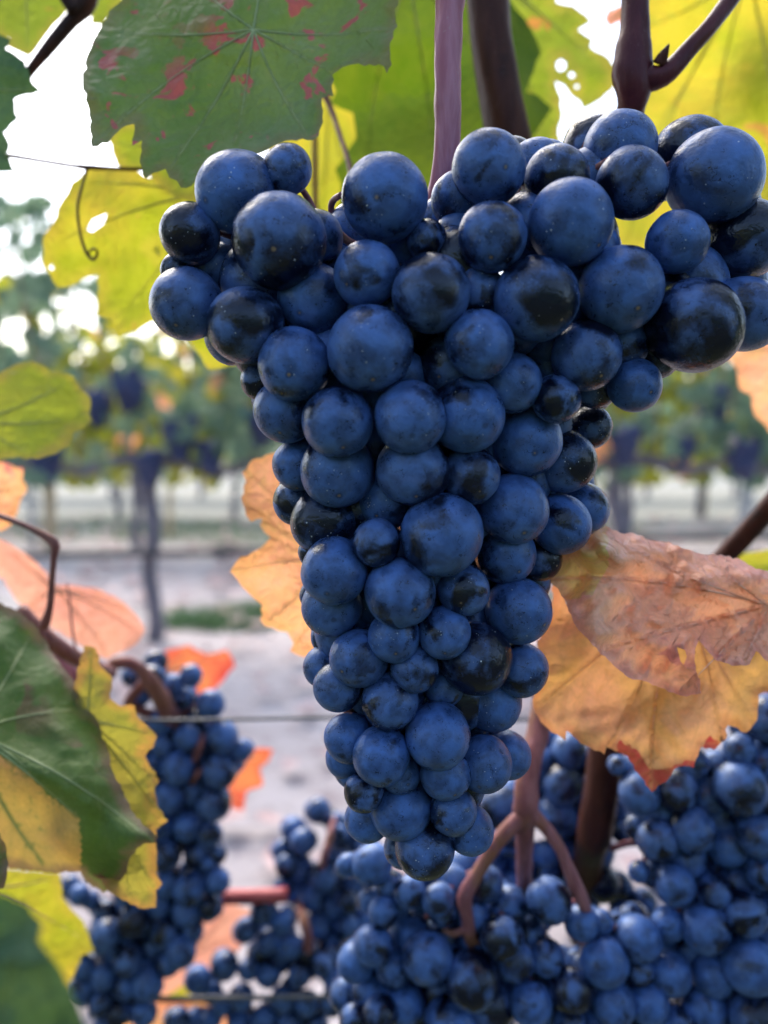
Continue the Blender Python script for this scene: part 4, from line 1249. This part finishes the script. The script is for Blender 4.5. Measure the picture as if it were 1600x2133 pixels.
GZ = [[(-100, 1570), (0, 1572), (60, 1612), (100, 1655), (163, 1698), (170, 1760), (168, 1818), (100, 1830), (-100, 1830)]]
traced_leaf('folded green leaf with pale midrib and orange lower half at lower left',
            [(-110, 1215), (0, 1255), (40, 1275), (75, 1305), (92, 1330), (110, 1360), (140, 1400), (165, 1440), (187, 1480), (205, 1505), (215, 1540), (230, 1580), (232, 1600), (258, 1650), (275, 1690), (300, 1720), (325, 1740), (326, 1755),
             (300, 1757), (285, 1768), (270, 1790), (265, 1815), (240, 1850), (215, 1860), (178, 1838), (168, 1816), (100, 1818), (20, 1810), (0, 1790), (-110, 1790)],
            M['green_dark'], .215, (-60, 1525), [(60, 1605), (160, 1700), (320, 1755), (150, 1480), (60, 1330), (90, 1800)], step=8, seed=17, teeth=0, vein_mat=M['vein_pale'], zone=GZ, vein_w=7,
            extra=lambda x, y: .035 * abs((y - (1560 + .62 * x)) / 300) ** 1.2, wave=.006, wl=90, quilt=.0005)
traced_leaf('blurred bright yellow leaf with orange tip below the folded green leaf',
            [(-80, 1800), (10, 1812), (80, 1815), (125, 1820), (130, 1870), (160, 1905), (175, 1920), (185, 1945), (197, 1980), (170, 1990), (150, 2040), (115, 2090), (40, 2080), (-80, 2060)],
            M['yellow'], .32, (-40, 1850), [(110, 1830), (180, 1960), (90, 2060)], step=14, seed=18, vein_mat=M[VO], teeth=3)
traced_leaf('very blurred dark green leaf close to the camera in the bottom left corner',
            [(-160, 1840), (0, 1862), (50, 1880), (88, 1925), (80, 1960), (120, 2010), (150, 2060), (178, 2140), (190, 2300), (-160, 2300)],
            M['green_far'], .088, (-40, 2250), [(60, 1900), (160, 2120)], step=16, seed=19, teeth=0)
traced_leaf('narrow brown edged leaf sliver at the left border below the folded leaf',
            [(-60, 1700), (0, 1735), (14, 1768), (18, 1800), (8, 1850), (-60, 1880)], M['green_dark'], .2, (-40, 1800), [(14, 1780)], step=10, seed=20, teeth=0)
traced_leaf('orange lobed leaf left of the big bunch at mid height',
            [(600, 935), (564, 945), (525, 958), (505, 984), (512, 1002), (503, 1037), (512, 1072), (523, 1087), (547, 1080), (542, 1094), (550, 1108), (564, 1120), (551, 1133), (534, 1146), (494, 1168), (479, 1190), (503, 1221), (547, 1260),
             (542, 1290), (551, 1304), (599, 1317), (606, 1330), (612, 1340), (604, 1356), (634, 1369), (660, 1356), (760, 1340), (800, 1150), (760, 1000), (680, 930)],
            M['orange'], .245, (720, 1160), [(515, 980), (485, 1190), (555, 1300), (540, 1085), (610, 1350)], step=11, seed=21, vein_mat=M[VO], teeth=2, grad=(.06, .02), wave=.008, wl=110)
RZ = [[(1150, 1100), (1262, 1090), (1270, 1180), (1230, 1240), (1180, 1250), (1130, 1210)]]
traced_leaf('golden orange leaf with a crimson pointed tip, hanging below the pink one at right',
            [(1150, 1200), (1150, 1282), (1118, 1335), (1126, 1400), (1109, 1459), (1116, 1485), (1127, 1504), (1150, 1526), (1178, 1543), (1180, 1522), (1210, 1549), (1259, 1571), (1264, 1556), (1307, 1575), (1330, 1612), (1358, 1650), (1394, 1620),
             (1412, 1597), (1446, 1599), (1461, 1556), (1488, 1562), (1512, 1540), (1516, 1511), (1555, 1526), (1577, 1500), (1581, 1447), (1600, 1440), (1700, 1400), (1690, 1280), (1500, 1230), (1300, 1190)],
            M['autumn_under'], .212, (1420, 1230), [(1120, 1470), (1265, 1560), (1356, 1640), (1500, 1550), (1570, 1510), (1660, 1380), (1140, 1300)], step=10, seed=22, vein_mat=M[VO], teeth=4,
            zone=[[(1285, 1540), (1330, 1560), (1350, 1600), (1400, 1605), (1430, 1580), (1470, 1590), (1440, 1700), (1285, 1700)], [(1475, 1535), (1500, 1545), (1490, 1580), (1465, 1560)]], wave=.010, wl=140, grad=(.0, -.02), quilt=.0014)
traced_leaf('crumpled pink and yellow green leaf flap with a torn hole, right of the big bunch',
            [(1225, 1117), (1244, 1102), (1262, 1095), (1292, 1110), (1319, 1110), (1356, 1125), (1394, 1129), (1431, 1144), (1469, 1155), (1502, 1155), (1544, 1166), (1574, 1185), (1600, 1189), (1700, 1215), (1720, 1340), (1650, 1400), (1600, 1378), (1575, 1356),
             (1562, 1384), (1525, 1387), (1491, 1376), (1470, 1352), (1456, 1334), (1448, 1352), (1450, 1395), (1459, 1417), (1461, 1444), (1431, 1451), (1412, 1447), (1375, 1432), (1337, 1417), (1311, 1412), (1277, 1385), (1247, 1357), (1217, 1324), (1195, 1297), (1176, 1249),
             (1157, 1222), (1131, 1207), (1140, 1180), (1161, 1155), (1190, 1135)],
            M['autumn_upper'], .190, (1600, 1260), [(1262, 1110), (1140, 1205), (1260, 1350), (1420, 1440), (1480, 1160), (1550, 1370)], step=9, seed=23, vein_mat=M[VO], teeth=1, jit=2,
            holes=[[(1410, 1348), (1427, 1354), (1431, 1368), (1424, 1384), (1418, 1378), (1414, 1362)]], zone=RZ, wave=.014, wl=120, quilt=.0032, bump=.0042, grad=(.03, -.03),
            extra=lambda x, y: .010 * max(0, min(1, (1150 - y + .25 * (x - 1250)) / 60)) if y < 1230 else 0)
traced_leaf('blurred red and orange leaf behind the top of the lower left bunch',
            [(300, 1400), (340, 1358), (395, 1343), (430, 1363), (450, 1360), (472, 1353), (490, 1388), (468, 1415), (445, 1438), (400, 1462), (340, 1460)],
            M['red_leaf'], .5, (330, 1410), [(475, 1365), (440, 1430), (395, 1350)], step=14, seed=24, vein_mat=M[VO], teeth=3)
traced_leaf('blurred orange leaf piece right of the lower left bunch',
            [(505, 1560), (540, 1558), (570, 1562), (560, 1585), (542, 1598), (548, 1636), (512, 1650), (508, 1688), (485, 1684), (470, 1630), (440, 1640), (440, 1580)],
            M['red_leaf'], .5, (450, 1600), [(560, 1570), (500, 1680)], step=12, seed=25, vein_mat=M[VO], teeth=3)
traced_leaf('blurred pink leaf between the lower left bunch and the dark bottom bunch',
            [(390, 1925), (430, 1895), (480, 1880), (530, 1900), (520, 1960), (470, 2000), (420, 2030), (340, 2080), (320, 2040), (330, 1980)],
            M['pink_orange'], .47, (340, 2020), [(480, 1900), (500, 1950)], step=16, seed=26, vein_mat=M[VO])
traced_leaf('blurred orange leaf at the bottom edge under the lower wire',
            [(250, 2100), (290, 2085), (350, 2078), (420, 2085), (470, 2110), (480, 2180), (260, 2200)], M['orange'], .46, (360, 2180), [(300, 2095), (420, 2090)], step=16, seed=27, vein_mat=M[VO])
traced_leaf('yellow leaf piece deep behind the lower left bunch bottom',
            [(300, 1990), (360, 1980), (400, 2010), (400, 2080), (330, 2090), (290, 2050)], M['yellow'], .49, (340, 2080), [(380, 2000)], step=16, seed=28, vein_mat=M[VY])

# ------------------------------------------------------------------ the near vine's canopy, mostly unseen, spread overhead to shade the berries
rg = random.Random(77)
near = {0: [generic_leaf_mesh(500 + j, M['green_far'], 4, 48) for j in range(3)],
        1: [generic_leaf_mesh(510 + j, M['yellow_green'], 4, 48) for j in range(3)],
        2: [generic_leaf_mesh(520 + j, M['yellow'], 4, 48) for j in range(3)]}
cv = thing('near_vine', 'crown of the near vine, green and yellow leaves along and above the top border, added for shade', 'grapevine', (0, .33, 1.25))
tube('cordon', [Vector((x, .02 * math.sin(x * 3), .12 + .02 * math.cos(x * 5))) for x in (-1.4, -.9, -.4, 0, .4, .9, 1.4)], [.02] * 7, M['bark'], cv, 10, rough=.3)
for k in range(190):
    x = rg.uniform(-.9, .9); y = rg.uniform(-.12, .60); z = rg.uniform(1.24, 1.75)
    if y < .15: z = max(z, 1.16 + .9 * (.3 - y))
    leaf_part(cv, rg.choice(near[rg.choice((0, 0, 1, 2))]), (x, y, z), rg.uniform(.09, .13), rg)

# unseen vine row added behind the camera to block low sky light
for k in range(-4, 5):
    far_vine(k * 1.1, -1.9, 1500 + k, 'unseen leafy vine added behind the viewpoint to block low sky light', 1.2, 'added light-blocking vines behind the viewpoint')

# unseen vines added along the near row on both sides to deepen the shade
for sg in (-1, 1):
    for k in range(4):
        far_vine(sg * (1.45 + 1.1 * k), .35, 1700 + 10 * k + sg, 'unseen leafy vine, added for shade in the near row outside the ' + ('left' if sg < 0 else 'right') + ' border', 1.2, 'added shading vines of the near row')

# leafy shoots of the next vine along, half a metre to a metre and a half off, that break up the sky at the left
ls = thing('leafy_shoots', 'loose blurred green leaves sparkling against the white sky at upper left', 'vine shoots', P(60, 640, 1.3))
rg = random.Random(31)
for k in range(4):
    x = -120 + 90 * k
    pxtube('shoot', [(x, 700, 5, 1.3), (x + rg.uniform(-30, 30), 560, 4, 1.3), (x + rg.uniform(-50, 50), 430, 3, 1.25)], M['shoot_red'], ls, 5, 0, P(60, 640, 1.3))
for k in range(75):
    x = rg.uniform(-160, 330); y = 390 + 270 * rg.random() ** .75 + max(0, x) * .12
    leaf_part(ls, pick_leaf(rg, (.8, .12, .08, 0)), P(x, y, rg.uniform(1.1, 1.7)), rg.uniform(.035, .065), rg)
